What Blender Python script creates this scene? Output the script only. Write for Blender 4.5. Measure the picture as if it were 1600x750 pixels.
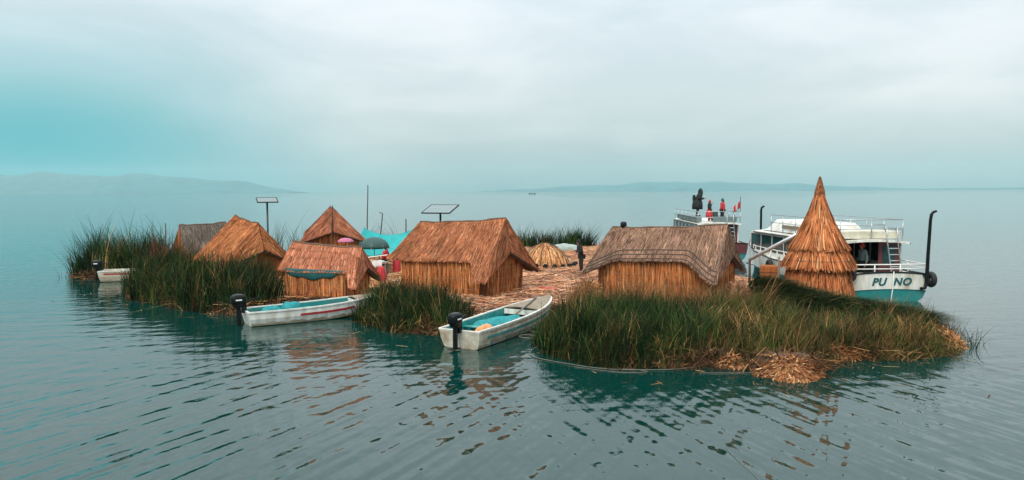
import bpy, bmesh, math, random
import numpy as np
from mathutils import Vector, Matrix
random.seed(7); rng = np.random.default_rng(7)
R = math.radians
scene = bpy.context.scene
for o in list(bpy.data.objects): bpy.data.objects.remove(o)

# ------------------------------------------------------------------ camera
cam_d = bpy.data.cameras.new('camera'); cam = bpy.data.objects.new('camera', cam_d)
scene.collection.objects.link(cam); scene.camera = cam
cam_d.sensor_width = 36; cam_d.lens = 26.19; cam_d.clip_start = .1; cam_d.clip_end = 40000
_p = math.atan(76/1164); _r = R(-.27)
_fw = Vector((0, math.cos(_p), -math.sin(_p))); _up = Vector((0, math.sin(_p), math.cos(_p))); _rt = Vector((1, 0, 0))
_x = _rt*math.cos(_r)+_up*math.sin(_r); _y = -_rt*math.sin(_r)+_up*math.cos(_r); _z = -_fw
_m = Matrix((_x, _y, _z)).transposed().to_4x4(); _m.translation = (0, 0, 4.3)
cam.matrix_world = _m

# ------------------------------------------------------------------ world: overcast over a daylight sky
SUN_EL, SUN_AZ = R(48), R(205)          # azimuth measured from +Y, clockwise
world = bpy.data.worlds.new('World'); scene.world = world; world.use_nodes = True
nt = world.node_tree; N = nt.nodes; LK = nt.links; N.clear()
def wn(t, **k):
    n = N.new(t)
    for a, b in k.items(): setattr(n, a, b)
    return n
out = wn('ShaderNodeOutputWorld'); bg = wn('ShaderNodeBackground'); LK.new(bg.outputs[0], out.inputs[0])
sky = wn('ShaderNodeTexSky', sky_type='NISHITA'); sky.sun_disc = False
sky.sun_elevation = SUN_EL; sky.sun_rotation = SUN_AZ; sky.air_density = 1.5; sky.dust_density = 3
tc = wn('ShaderNodeTexCoord'); sep = wn('ShaderNodeSeparateXYZ'); LK.new(tc.outputs['Generated'], sep.inputs[0])
ramp = wn('ShaderNodeValToRGB'); LK.new(sep.outputs['Z'], ramp.inputs[0])
cr = ramp.color_ramp; cr.interpolation = 'LINEAR'
# overcast: dim and blue green at the horizon, brightening to the zenith (values halved, strength 2)
cr.elements[0].position = 0.0; cr.elements[0].color = (.088, .160, .166, 1)
cr.elements[1].position = 1.0; cr.elements[1].color = (.66, .69, .70, 1)
for pz, cz in ((.05, (.185, .222, .228)), (.11, (.268, .284, .288)), (.17, (.280, .298, .310)), (.25, (.298, .316, .334)), (.5, (.46, .48, .50))):
    e = cr.elements.new(pz); e.color = (*cz, 1)
# slow cloud banks, stretched level
mp = wn('ShaderNodeMapping'); mp.inputs['Scale'].default_value = (1.0, 1.0, 3.2); mp.inputs['Location'].default_value = (3.1, .4, .2)
LK.new(tc.outputs['Generated'], mp.inputs[0])
nz = wn('ShaderNodeTexNoise'); nz.inputs['Scale'].default_value = 3.2; nz.inputs['Detail'].default_value = 7; nz.inputs['Roughness'].default_value = .55; nz.inputs['Distortion'].default_value = .4
LK.new(mp.outputs[0], nz.inputs['Vector'])
mr = wn('ShaderNodeMapRange'); mr.inputs[1].default_value = .36; mr.inputs[2].default_value = .64; mr.inputs[3].default_value = .0; mr.inputs[4].default_value = 1.0
LK.new(nz.outputs['Fac'], mr.inputs[0])
cl = wn('ShaderNodeMix', data_type='RGBA', blend_type='MULTIPLY'); cl.inputs['Factor'].default_value = 1
cc = wn('ShaderNodeValToRGB'); cc.color_ramp.elements[0].color = (.77, .83, .85, 1); cc.color_ramp.elements[1].color = (1, 1, 1, 1)
LK.new(mr.outputs[0], cc.inputs[0]); LK.new(ramp.outputs[0], cl.inputs['A']); LK.new(cc.outputs[0], cl.inputs['B'])
# teal colour-grade vignette painted into the sky on the left, low down
wx = wn('ShaderNodeMapRange', interpolation_type='SMOOTHSTEP'); wx.inputs[1].default_value = -.14; wx.inputs[2].default_value = -.54; LK.new(sep.outputs['X'], wx.inputs[0])
wz = wn('ShaderNodeMapRange', interpolation_type='SMOOTHSTEP'); wz.inputs[1].default_value = .26; wz.inputs[2].default_value = .02; LK.new(sep.outputs['Z'], wz.inputs[0])
wm = wn('ShaderNodeMath', operation='MULTIPLY'); LK.new(wx.outputs[0], wm.inputs[0]); LK.new(wz.outputs[0], wm.inputs[1])
tl = wn('ShaderNodeMix', data_type='RGBA'); tl.inputs['B'].default_value = (.001, .145, .172, 1)
LK.new(wm.outputs[0], tl.inputs['Factor']); LK.new(cl.outputs['Result'], tl.inputs['A'])
ns = wn('ShaderNodeMix', data_type='RGBA', blend_type='ADD'); ns.inputs['Factor'].default_value = .003
LK.new(tl.outputs['Result'], ns.inputs['A']); LK.new(sky.outputs[0], ns.inputs['B'])
LK.new(ns.outputs['Result'], bg.inputs[0]); bg.inputs[1].default_value = 2.0

# ------------------------------------------------------------------ sun behind the cloud
sd = bpy.data.lights.new('sun', 'SUN'); sun = bpy.data.objects.new('sun', sd); scene.collection.objects.link(sun)
sd.energy = 1.5; sd.angle = R(14); sd.color = (1, .90, .76)
d = Vector((math.sin(SUN_AZ)*math.cos(SUN_EL), math.cos(SUN_AZ)*math.cos(SUN_EL), math.sin(SUN_EL)))
sun.rotation_euler = d.to_track_quat('Z', 'Y').to_euler(); sun.location = (0, 0, 60)
vs = scene.view_settings; vs.view_transform = 'Standard'; vs.look = 'None'; vs.exposure = .6; vs.gamma = 1; vs.use_curve_mapping = False
scene.render.engine = 'CYCLES'; scene.cycles.volume_bounces = 2; scene.cycles.max_bounces = 10

# ------------------------------------------------------------------ materials
M = {}
def mat(name, col=(.5, .5, .5), rough=.6, metal=0, vcol=False, nscale=0, namp=.25, bump=0, rnd=0, trans=0, coat=0, spec=.5, stretch=None, ntint=None):
    m = bpy.data.materials.new(name); m.use_nodes = True; t = m.node_tree; n = t.nodes; b = n['Principled BSDF']
    b.inputs['Roughness'].default_value = rough; b.inputs['Metallic'].default_value = metal
    b.inputs['Specular IOR Level'].default_value = spec; b.inputs['Coat Weight'].default_value = coat
    src = None
    if vcol:
        a = n.new('ShaderNodeAttribute'); a.attribute_name = 'Col'; src = a.outputs['Color']
    else:
        c = n.new('ShaderNodeRGB'); c.outputs[0].default_value = (*col, 1); src = c.outputs[0]
    if nscale:
        g = n.new('ShaderNodeTexCoord'); v = g.outputs['Object']
        if stretch:
            k = n.new('ShaderNodeMapping'); k.inputs['Scale'].default_value = stretch; t.links.new(v, k.inputs[0]); v = k.outputs[0]
        z = n.new('ShaderNodeTexNoise'); z.inputs['Scale'].default_value = nscale; z.inputs['Detail'].default_value = 6; z.inputs['Roughness'].default_value = .65
        t.links.new(v, z.inputs['Vector'])
        r = n.new('ShaderNodeMapRange'); r.inputs[1].default_value = .3; r.inputs[2].default_value = .7; r.inputs[3].default_value = 1-namp; r.inputs[4].default_value = 1+namp*.6
        t.links.new(z.outputs['Fac'], r.inputs[0])
        x = n.new('ShaderNodeMix'); x.data_type = 'RGBA'; x.blend_type = 'MULTIPLY'; x.inputs['Factor'].default_value = 1
        t.links.new(src, x.inputs['A']); t.links.new(r.outputs[0], x.inputs['B']); src = x.outputs['Result']
        if ntint:
            z2 = n.new('ShaderNodeTexNoise'); z2.inputs['Scale'].default_value = nscale*.35; z2.inputs['Detail'].default_value = 5
            t.links.new(v, z2.inputs['Vector'])
            r2 = n.new('ShaderNodeMapRange'); r2.inputs[1].default_value = .5; r2.inputs[2].default_value = .72; t.links.new(z2.outputs['Fac'], r2.inputs[0])
            x2 = n.new('ShaderNodeMix'); x2.data_type = 'RGBA'; x2.inputs['B'].default_value = (*ntint, 1)
            t.links.new(r2.outputs[0], x2.inputs['Factor']); t.links.new(src, x2.inputs['A']); src = x2.outputs['Result']
        if bump:
            q = n.new('ShaderNodeBump'); q.inputs['Strength'].default_value = bump; q.inputs['Distance'].default_value = .02
            t.links.new(z.outputs['Fac'], q.inputs['Height']); t.links.new(q.outputs[0], b.inputs['Normal'])
    if rnd:
        oi = n.new('ShaderNodeObjectInfo'); r = n.new('ShaderNodeMapRange'); r.inputs[3].default_value = 1-rnd; r.inputs[4].default_value = 1+rnd
        t.links.new(oi.outputs['Random'], r.inputs[0])
        x = n.new('ShaderNodeMix'); x.data_type = 'RGBA'; x.blend_type = 'MULTIPLY'; x.inputs['Factor'].default_value = 1
        t.links.new(src, x.inputs['A']); t.links.new(r.outputs[0], x.inputs['B']); src = x.outputs['Result']
    t.links.new(src, b.inputs['Base Color'])
    if trans:
        tr = n.new('ShaderNodeBsdfTranslucent'); t.links.new(src, tr.inputs[0]); ms = n.new('ShaderNodeMixShader'); ms.inputs[0].default_value = trans
        t.links.new(b.outputs[0], ms.inputs[1]); t.links.new(tr.outputs[0], ms.inputs[2]); t.links.new(ms.outputs[0], n['Material Output'].inputs[0])
    M[name] = m; return m
mat('strand', vcol=True, rough=.9, nscale=1.3, namp=.42, spec=.06)
mat('reed', vcol=True, rough=.7, nscale=1.2, namp=.45, trans=.06, spec=.12)
mat('rope', (.30, .20, .12), .9, nscale=30)
mat('pole_wood', (.06, .045, .035), .85, nscale=12)
mat('grey_wood', (.24, .19, .15), .85, nscale=10, stretch=(1, 1, .2))
mat('white_paint', (.70, .71, .66), .45, nscale=3.0, namp=.25, ntint=(.40, .36, .27), coat=.05, stretch=(2.2, 2.2, .45))
mat('worn_white', (.62, .58, .48), .6, nscale=5, namp=.35, ntint=(.30, .22, .13), bump=.15)
mat('cream_paint', (.62, .60, .48), .5, nscale=3, namp=.25, ntint=(.36, .30, .20))
mat('teal_paint', (.015, .22, .21), .45, nscale=4, namp=.35, ntint=(.10, .28, .26))
mat('teal_hull', (.01, .20, .20), .45, nscale=3, namp=.25, ntint=(.05, .16, .15))
mat('red_paint', (.34, .02, .025), .45, nscale=6, namp=.3)
mat('deck_grey', (.25, .20, .145), .7, nscale=6, namp=.35, ntint=(.22, .16, .10))
mat('black_plastic', (.004, .006, .0065), .4, nscale=6, namp=.2, spec=.2)
mat('rubber', (.012, .013, .013), .75, nscale=20, namp=.3)
mat('steel', (.42, .45, .46), .35, metal=.7, nscale=12)
mat('dark_metal', (.03, .035, .035), .5, metal=.3, nscale=10)
mat('glass_dark', (.012, .05, .055), .08, nscale=1.5, namp=.4)
mat('maroon', (.10, .025, .025), .5, nscale=4)
mat('interior_dark', (.02, .025, .025), .8, nscale=4)
mat('solar_cell', (.10, .17, .18), .12, nscale=3, coat=.5)
mat('aluminium', (.55, .57, .57), .4, metal=.6, nscale=8)
mat('teal_net', (.005, .27, .29), .65, nscale=14, namp=.55, bump=.6, trans=.1)
mat('teal_tarp', (.005, .42, .42), .5, nscale=3, namp=.25, trans=.25)
mat('green_cloth', (.004, .085, .085), .7, nscale=5, namp=.3)
mat('umbrella_green', (.02, .07, .065), .55, nscale=4, trans=.1)
mat('umbrella_pink', (.55, .16, .28), .6, nscale=4, trans=.2)
mat('orange_bag', (.70, .30, .12), .6, nscale=8, namp=.3, bump=.4)
mat('canvas_pale', (.30, .37, .34), .8, nscale=4, namp=.3)
mat('red_cloth', (.50, .03, .04), .75, nscale=8, namp=.35)
mat('white_cloth', (.50, .46, .42), .8, nscale=8)
mat('pink_cloth', (.55, .32, .27), .8, nscale=8)
mat('skin', (.32, .16, .10), .55, nscale=8, namp=.1)
mat('cloth_black', (.008, .013, .015), .85, nscale=9, namp=.3)
mat('cloth_grey', (.14, .20, .20), .8, nscale=9)
mat('cloth_teal', (.01, .22, .23), .8, nscale=9)
mat('cloth_green', (.01, .09, .06), .8, nscale=9)
mat('white_plain', (.75, .75, .72), .5, nscale=4, namp=.1)
mat('lettering', (.003, .095, .105), .5, nscale=10, namp=.2)
mat('grime', (.30, .26, .17), .8, nscale=6, namp=.5, ntint=(.42, .40, .32))
mat('hose', (.15, .14, .115), .5, nscale=10)
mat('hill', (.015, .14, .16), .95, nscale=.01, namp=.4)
mat('earth_straw', (.11, .055, .03), .95, nscale=3, namp=.5, bump=.8, ntint=(.05, .028, .018))
def straw_mat(name, col, tint, rnd=.22):
    return mat(name, col, .85, nscale=7, namp=.45, rnd=rnd, stretch=(5, 5, .6), ntint=tint, bump=.5, spec=.08)
straw_mat('straw_gold', (.38, .13, .044), (.22, .072, .026), .14)
straw_mat('straw_core', (.15, .058, .026), (.08, .032, .016), 0)
straw_mat('straw_grey', (.17, .12, .09), (.12, .075, .05), 0)
straw_mat('straw_pink', (.33, .14, .085), (.24, .09, .05), 0)

# ------------------------------------------------------------------ mesh helpers
COL = scene.collection
def link(o, parent=None):
    COL.objects.link(o)
    if parent is not None: o.parent = parent
    return o
def tag(o, label, cat, group=None, kind=None):
    if label: o['label'] = label
    if cat: o['category'] = cat
    if group: o['group'] = group
    if kind: o['kind'] = kind
    return o
def empty(name, loc=(0, 0, 0), rz=0):
    o = bpy.data.objects.new(name, None); o.location = loc; o.rotation_euler = (0, 0, rz); o.empty_display_size = .2
    return link(o)
def np_mesh(name, V, F, mtl, parent=None, cols=None, smooth=False):
    """V (n,3); F list of arrays of polygons (m,k)."""
    me = bpy.data.meshes.new(name); V = np.asarray(V, np.float32)
    me.vertices.add(len(V)); me.vertices.foreach_set('co', V.ravel())
    Fs = [np.asarray(f, np.int32) for f in F if len(f)]
    nl = sum(f.size for f in Fs); npoly = sum(len(f) for f in Fs)
    me.loops.add(nl); me.polygons.add(npoly)
    me.loops.foreach_set('vertex_index', np.concatenate([f.ravel() for f in Fs]))
    st = []; o = 0
    for f in Fs:
        st.append(o+np.arange(len(f))*f.shape[1]); o += f.size
    me.polygons.foreach_set('loop_start', np.concatenate(st).astype(np.int32))
    if cols is not None:
        a = me.color_attributes.new('Col', 'FLOAT_COLOR', 'POINT')
        c4 = np.ones((len(V), 4), np.float32); c4[:, :3] = cols; a.data.foreach_set('color', c4.ravel())
    me.update(calc_edges=True); me.validate()
    if smooth: me.polygons.foreach_set('use_smooth', np.ones(npoly, bool))
    me.materials.append(M[mtl] if isinstance(mtl, str) else mtl)
    return link(bpy.data.objects.new(name, me), parent)

class MB:
    def __init__(s): s.v = []; s.f = []
    def add(s, vs, fs):
        b = len(s.v); s.v += [tuple(p) for p in vs]; s.f += [[i+b for i in f] for f in fs]; return s
    def box(s, c, size, rot=None):
        x, y, z = [k/2 for k in size]; P = [(-x, -y, -z), (x, -y, -z), (x, y, -z), (-x, y, -z), (-x, -y, z), (x, -y, z), (x, y, z), (-x, y, z)]
        if rot is not None: P = [rot @ Vector(p) for p in P]
        return s.add([(c[0]+p[0], c[1]+p[1], c[2]+p[2]) for p in P], [[0, 3, 2, 1], [4, 5, 6, 7], [0, 1, 5, 4], [1, 2, 6, 5], [2, 3, 7, 6], [3, 0, 4, 7]])
    def tube(s, pts, r, n=8, cap=True):
        pts = [Vector(p) for p in pts]; rs = r if isinstance(r, (list, tuple)) else [r]*len(pts); rings = []
        ref = Vector((0, 0, 1)); vs = []; prev = None
        for i, p in enumerate(pts):
            a = pts[max(i-1, 0)]; b = pts[min(i+1, len(pts)-1)]; t = (b-a).normalized()
            if prev is None:
                u = t.cross(ref if abs(t.z) < .95 else Vector((1, 0, 0))).normalized()
            else:
                u = (prev - t*prev.dot(t)).normalized()
            prev = u; w = t.cross(u)
            for k in range(n):
                q = 2*math.pi*k/n; vs.append(p+(u*math.cos(q)+w*math.sin(q))*rs[i])
        fs = []
        for i in range(len(pts)-1):
            for k in range(n):
                k2 = (k+1) % n; fs.append([i*n+k, i*n+k2, (i+1)*n+k2, (i+1)*n+k])
        if cap: fs.append(list(range(n))[::-1]); fs.append([(len(pts)-1)*n+k for k in range(n)])
        return s.add(vs, fs)
    def lathe(s, prof, n=20, c=(0, 0, 0), jit=0):
        vs = []; fs = []
        for (r, z) in prof:
            for k in range(n):
                q = 2*math.pi*k/n; rr = r*(1+random.uniform(-jit, jit)); vs.append((c[0]+rr*math.cos(q), c[1]+rr*math.sin(q), c[2]+z))
        for i in range(len(prof)-1):
            for k in range(n):
                k2 = (k+1) % n; fs.append([i*n+k, i*n+k2, (i+1)*n+k2, (i+1)*n+k])
        fs.append(list(range(n))[::-1]); fs.append([(len(prof)-1)*n+k for k in range(n)])
        return s.add(vs, fs)
    def torus(s, c, Rr, r, axis='x', n=20, m=8):
        vs = []; fs = []
        for i in range(n):
            a = 2*math.pi*i/n
            for j in range(m):
                b = 2*math.pi*j/m; q = Rr+r*math.cos(b); h = r*math.sin(b)
                p = {'x': (h, q*math.cos(a), q*math.sin(a)), 'y': (q*math.cos(a), h, q*math.sin(a)), 'z': (q*math.cos(a), q*math.sin(a), h)}[axis]
                vs.append((c[0]+p[0], c[1]+p[1], c[2]+p[2]))
        for i in range(n):
            for j in range(m):
                fs.append([i*m+j, ((i+1) % n)*m+j, ((i+1) % n)*m+(j+1) % m, i*m+(j+1) % m])
        return s.add(vs, fs)
    def superell(s, c, r, e=.45, n=16, m=10):
        sg = lambda x: math.copysign(abs(x)**e, x); vs = []
        for j in range(m+1):
            p = -math.pi/2+math.pi*j/m
            for i in range(n):
                t = 2*math.pi*i/n; vs.append((c[0]+r[0]*sg(math.cos(p))*sg(math.cos(t)), c[1]+r[1]*sg(math.cos(p))*sg(math.sin(t)), c[2]+r[2]*sg(math.sin(p))))
        return s.add(vs, [[j*n+i, j*n+(i+1) % n, (j+1)*n+(i+1) % n, (j+1)*n+i] for j in range(m) for i in range(n)])
    def grid(s, fn, nu, nv):
        vs = [fn(i/nu, j/nv) for i in range(nu+1) for j in range(nv+1)]
        fs = [[i*(nv+1)+j, (i+1)*(nv+1)+j, (i+1)*(nv+1)+j+1, i*(nv+1)+j+1] for i in range(nu) for j in range(nv)]
        return s.add(vs, fs)
    def build(s, name, mtl, parent=None, smooth=False, bevel=0, solid=0, segs=2):
        me = bpy.data.meshes.new(name); me.from_pydata(s.v, [], s.f)
        bm = bmesh.new(); bm.from_mesh(me); bmesh.ops.recalc_face_normals(bm, faces=bm.faces); bm.to_mesh(me); bm.free()
        me.materials.append(M[mtl])
        if smooth:
            for p in me.polygons: p.use_smooth = True
        o = link(bpy.data.objects.new(name, me), parent)
        if solid:
            q = o.modifiers.new('solid', 'SOLIDIFY'); q.thickness = solid; q.offset = -1
        if bevel:
            q = o.modifiers.new('bevel', 'BEVEL'); q.width = bevel; q.segments = segs; q.limit_method = 'ANGLE'
        return o

def strips(P0, P1, w, Nrm, cols):
    """thin flat straws from P0 to P1 lying on a surface with normal Nrm (all (n,3))."""
    t = P1-P0; sd_ = np.cross(t, Nrm); sd_ /= np.linalg.norm(sd_, axis=1, keepdims=True)+1e-9; sd_ *= (np.asarray(w)/2).reshape(-1, 1)
    n = len(P0); Pm = (P0+P1)/2
    V = np.stack([P0-sd_, P0+sd_, Pm+sd_, Pm-sd_, P1+sd_*.6, P1-sd_*.6], 1).reshape(-1, 3)
    i = np.arange(n)[:, None]*6
    F = np.concatenate([i+np.array([[0, 1, 2, 3]]), i+np.array([[3, 2, 4, 5]])])
    return V, F, np.repeat(cols, 6, 0)
def palette(cols, wts, n, var=.25):
    c = np.array(cols)[rng.choice(len(cols), n, p=np.array(wts)/sum(wts))]
    return c*rng.uniform(1-var, 1+var, (n, 1))*rng.uniform(.94, 1.06, (n, 3))
def blades(name, base, h, lean, w, cols, mtl='reed', parent=None, segs=4, curl=2.0, droop=0):
    """grass blades: base (n,3), h (n,), lean (n,2) horizontal tip travel as a share of h."""
    n = len(base); ang = rng.uniform(0, 2*np.pi, n); wd = np.stack([np.cos(ang), np.sin(ang), np.zeros(n)], 1)
    rows = []
    for k in range(segs+1):
        t = k/segs; p = base.copy()
        p[:, :2] += lean*h[:, None]*(t**curl)
        lm = np.clip(np.linalg.norm(lean, axis=1), 0, 3)
        p[:, 2] += h*(t*(1/np.sqrt(1+.35*lm**2))) - h*droop*lm*t**3
        ww = (w*(1-.85*t**1.5))[:, None]*wd*.5
        if k < segs: rows += [p-ww, p+ww]
        else: rows += [p]
    V = np.stack(rows, 1).reshape(-1, 3); m = 2*segs+1; i = np.arange(n)[:, None]*m
    Q = np.concatenate([i+np.array([[2*k, 2*k+1, 2*k+3, 2*k+2]]) for k in range(segs-1)])
    T = i+np.array([[2*segs-2, 2*segs-1, 2*segs]])
    return np_mesh(name, V, [Q, T], mtl, parent, np.repeat(cols, m, 0))

# ------------------------------------------------------------------ water, hills, haze
def water_material():
    m = bpy.data.materials.new('lake_water'); m.use_nodes = True; t = m.node_tree; n = t.nodes; L = t.links
    b = n['Principled BSDF']; b.inputs['Base Color'].default_value = (.0002, .030, .025, 1); b.inputs['Roughness'].default_value = .035
    b.inputs['IOR'].default_value = 1.5
    g = n.new('ShaderNodeTexCoord')
    def layer(kind, rot, sc, scale, dist, det, a, prev):
        k = n.new('ShaderNodeMapping'); k.vector_type = 'TEXTURE'; k.inputs['Rotation'].default_value = (0, 0, R(rot)); k.inputs['Scale'].default_value = sc
        L.new(g.outputs['Object'], k.inputs[0])
        if kind == 'w':
            z = n.new('ShaderNodeTexWave'); z.wave_profile = 'SIN'; z.inputs['Scale'].default_value = scale; z.inputs['Distortion'].default_value = dist
            z.inputs['Detail'].default_value = det; z.inputs['Detail Scale'].default_value = .8
        else:
            z = n.new('ShaderNodeTexNoise'); z.inputs['Scale'].default_value = scale; z.inputs['Detail'].default_value = det; z.inputs['Roughness'].default_value = .5
        L.new(k.outputs[0], z.inputs[0])
        q = n.new('ShaderNodeMath'); q.operation = 'MULTIPLY_ADD'; L.new(z.outputs['Fac'], q.inputs[0]); q.inputs[1].default_value = a
        if prev is None: q.inputs[2].default_value = 0
        else: L.new(prev, q.inputs[2])
        return q.outputs[0]
    h = layer('n', 64, (3.0, .34, 1), 1.0, .5, 1.0, .066, None)
    h = layer('n', -70, (2.2, .32, 1), 1.0, .5, 1.0, .048, h)
    h = layer('n', 50, (3.6, .80, 1), 1.0, .3, 1.0, .050, h)
    # the wake of the passing boat dies away towards the sheltered island
    sp_ = n.new('ShaderNodeSeparateXYZ'); L.new(g.outputs['Object'], sp_.inputs[0])
    fd = n.new('ShaderNodeMapRange'); fd.interpolation_type = 'SMOOTHSTEP'; fd.inputs[1].default_value = 10; fd.inputs[2].default_value = 20; fd.inputs[3].default_value = 1.15; fd.inputs[4].default_value = .16
    L.new(sp_.outputs['Y'], fd.inputs[0]); fm = n.new('ShaderNodeMath'); fm.operation = 'MULTIPLY'; L.new(h, fm.inputs[0]); L.new(fd.outputs[0], fm.inputs[1]); h = fm.outputs[0]
    h2 = layer('n', 8, (1.9, .55, 1), 1.0, 0, 1.5, .026, None)
    fo = n.new('ShaderNodeMapRange'); fo.interpolation_type = 'SMOOTHSTEP'; fo.inputs[1].default_value = 45; fo.inputs[2].default_value = 160; fo.inputs[3].default_value = 1; fo.inputs[4].default_value = 2.4
    L.new(sp_.outputs['Y'], fo.inputs[0]); fq = n.new('ShaderNodeMath'); fq.operation = 'MULTIPLY_ADD'; L.new(h2, fq.inputs[0]); L.new(fo.outputs[0], fq.inputs[1]); L.new(h, fq.inputs[2]); h = fq.outputs[0]
    h = layer('n', 20, (.5, .20, 1), 1.0, 0, 2, .0030, h)
    bp = n.new('ShaderNodeBump'); bp.inputs['Strength'].default_value = 1.0; bp.inputs['Distance'].default_value = 1.0
    L.new(h, bp.inputs['Height']); L.new(bp.outputs[0], b.inputs['Normal'])
    M['water'] = m
water_material()
def rowspace(a, b, n): return np.concatenate([-np.geomspace(b, a, n), [0], np.geomspace(a, b, n)])
gx = rowspace(4, 7000, 24); gy = gx.copy()
X, Y = np.meshgrid(gx, gy, indexing='ij'); nx = len(gx)
V = np.stack([X.ravel(), Y.ravel(), np.zeros(X.size)], 1)
ii, jj = np.meshgrid(np.arange(nx-1), np.arange(nx-1), indexing='ij'); a = (ii*nx+jj).ravel()
o = np_mesh('water', V, [np.stack([a, a+nx, a+nx+1, a+1], 1)], 'water'); o['kind'] = 'structure'
tag(o, 'calm rippled grey green lake water', None)

def hill(name, label, x0, x1, y, prof, depth):
    """a ridge with a foot at the water and a sloping back"""
    n = 60; vs = []
    for i in range(n+1):
        t = i/n; x = x0+(x1-x0)*t; hh = max(np.interp(t, [p[0] for p in prof], [p[1] for p in prof]), .5)
        hh *= 1+.08*math.sin(t*37)+.05*math.sin(t*71+1)
        for k, (fy, fz) in enumerate(((0, -.02), (.15, .35), (.4, .8), (.6, 1), (.8, .7), (1, -.02))):
            vs.append((x, y+depth*fy+40*math.sin(t*20+k), max(hh*fz, -1) if fz > 0 else -1))
    m = MB(); m.add(vs, [[i*6+k, (i+1)*6+k, (i+1)*6+k+1, i*6+k+1] for i in range(n) for k in range(5)])
    o = m.build(name, 'hill', smooth=True); o['kind'] = 'structure'; o['label'] = label
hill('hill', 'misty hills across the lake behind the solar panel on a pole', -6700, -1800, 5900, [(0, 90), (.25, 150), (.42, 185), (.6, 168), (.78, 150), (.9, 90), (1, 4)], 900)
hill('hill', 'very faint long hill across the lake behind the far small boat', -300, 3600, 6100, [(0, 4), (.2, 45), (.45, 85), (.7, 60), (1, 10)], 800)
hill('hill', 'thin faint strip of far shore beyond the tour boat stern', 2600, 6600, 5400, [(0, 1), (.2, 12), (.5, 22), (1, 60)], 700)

hz = MB(); hz.box((0, 0, 119), (14600, 14600, 242)); hz = hz.build('haze', 'hill'); hz['kind'] = 'stuff'
hm = bpy.data.materials.new('haze_air'); hm.use_nodes = True; hm.node_tree.nodes.clear()
ho = hm.node_tree.nodes.new('ShaderNodeOutputMaterial'); hv = hm.node_tree.nodes.new('ShaderNodeVolumePrincipled')
hv.inputs['Color'].default_value = (.64, .86, .88, 1); hv.inputs['Density'].default_value = .00009; hv.inputs['Anisotropy'].default_value = .05
hm.node_tree.links.new(hv.outputs[0], ho.inputs['Volume']); hz.data.materials[0] = hm
tag(hz, 'pale rain mist hanging over the lake', 'haze')

# ------------------------------------------------------------------ island
SHORE = np.array([(-22.6, 38.2), (-21.6, 37.2), (-19.6, 37.9), (-17.4, 37.7), (-16.9, 36.2), (-17.3, 34.4), (-16.6, 32.2), (-15.5, 30.4), (-12.2, 27.6), (-9.8, 25.9), (-9.0, 26.1), (-7.0, 27.2), (-5.3, 26.9), (-5.0, 24.7),
 (-3.2, 22.5), (-2.2, 22.2), (-1.4, 23.0), (-.4, 24.3), (.5, 25.6), (1.6, 25.4), (1.5, 23.4), (.9, 20.6), (1.2, 19.3), (2.4, 18.1), (3.9, 17.85), (5.4, 17.9), (6.2, 16.9), (7.2, 16.9), (8.2, 18.7),
 (9.5, 18.6), (11.2, 19.3), (12.5, 21.3), (12.3, 23.3), (11.9, 25), (12.3, 27), (12.2, 29), (11.2, 31), (10.6, 36), (10.2, 42), (9, 50), (6, 56), (0, 56), (-5, 48), (-10, 46), (-16, 45), (-20, 43.5), (-22.8, 40.5)], float)
def shore_dist(P):
    A = SHORE; B = np.roll(SHORE, -1, 0); dmin = np.full(len(P), 1e9); ins = np.zeros(len(P), bool)
    for a_, b_ in zip(A, B):
        ab = b_-a_; t = np.clip(((P-a_)@ab)/(ab@ab), 0, 1); q = a_+t[:, None]*ab
        dmin = np.minimum(dmin, np.linalg.norm(P-q, axis=1))
        c = ((a_[1] > P[:, 1]) != (b_[1] > P[:, 1])) & (P[:, 0] < (b_[0]-a_[0])*(P[:, 1]-a_[1])/(b_[1]-a_[1]+1e-12)+a_[0]); ins ^= c
    return np.where(ins, dmin, -dmin)
def ground_z(P):
    dd = shore_dist(P); s = np.clip((dd+.5)/1.1, 0, 1); s = s*s*(3-2*s)
    return -.35+.70*s + .035*np.sin(P[:, 0]*1.7)*np.cos(P[:, 1]*1.3)*s
g = .3; xs = np.arange(-24.5, 14.2, g); ys = np.arange(15.5, 58, g)
X, Y = np.meshgrid(xs, ys, indexing='ij'); P = np.stack([X.ravel(), Y.ravel()], 1); dd = shore_dist(P)
Z = ground_z(P)+rng.normal(0, .018, len(P)); ny = len(ys)
ii, jj = np.meshgrid(np.arange(len(xs)-1), np.arange(ny-1), indexing='ij'); a = (ii*ny+jj).ravel()
Fq = np.stack([a, a+ny, a+ny+1, a+1], 1); Fq = Fq[(dd[Fq] > -.7).any(1)]
used, inv = np.unique(Fq.ravel(), return_inverse=True)
isl = np_mesh('island_ground', np.c_[P, Z][used], [inv.reshape(-1, 4)], 'earth_straw', smooth=True)
isl['kind'] = 'structure'; isl['label'] = 'floating island platform of trodden dry reeds'

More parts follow.
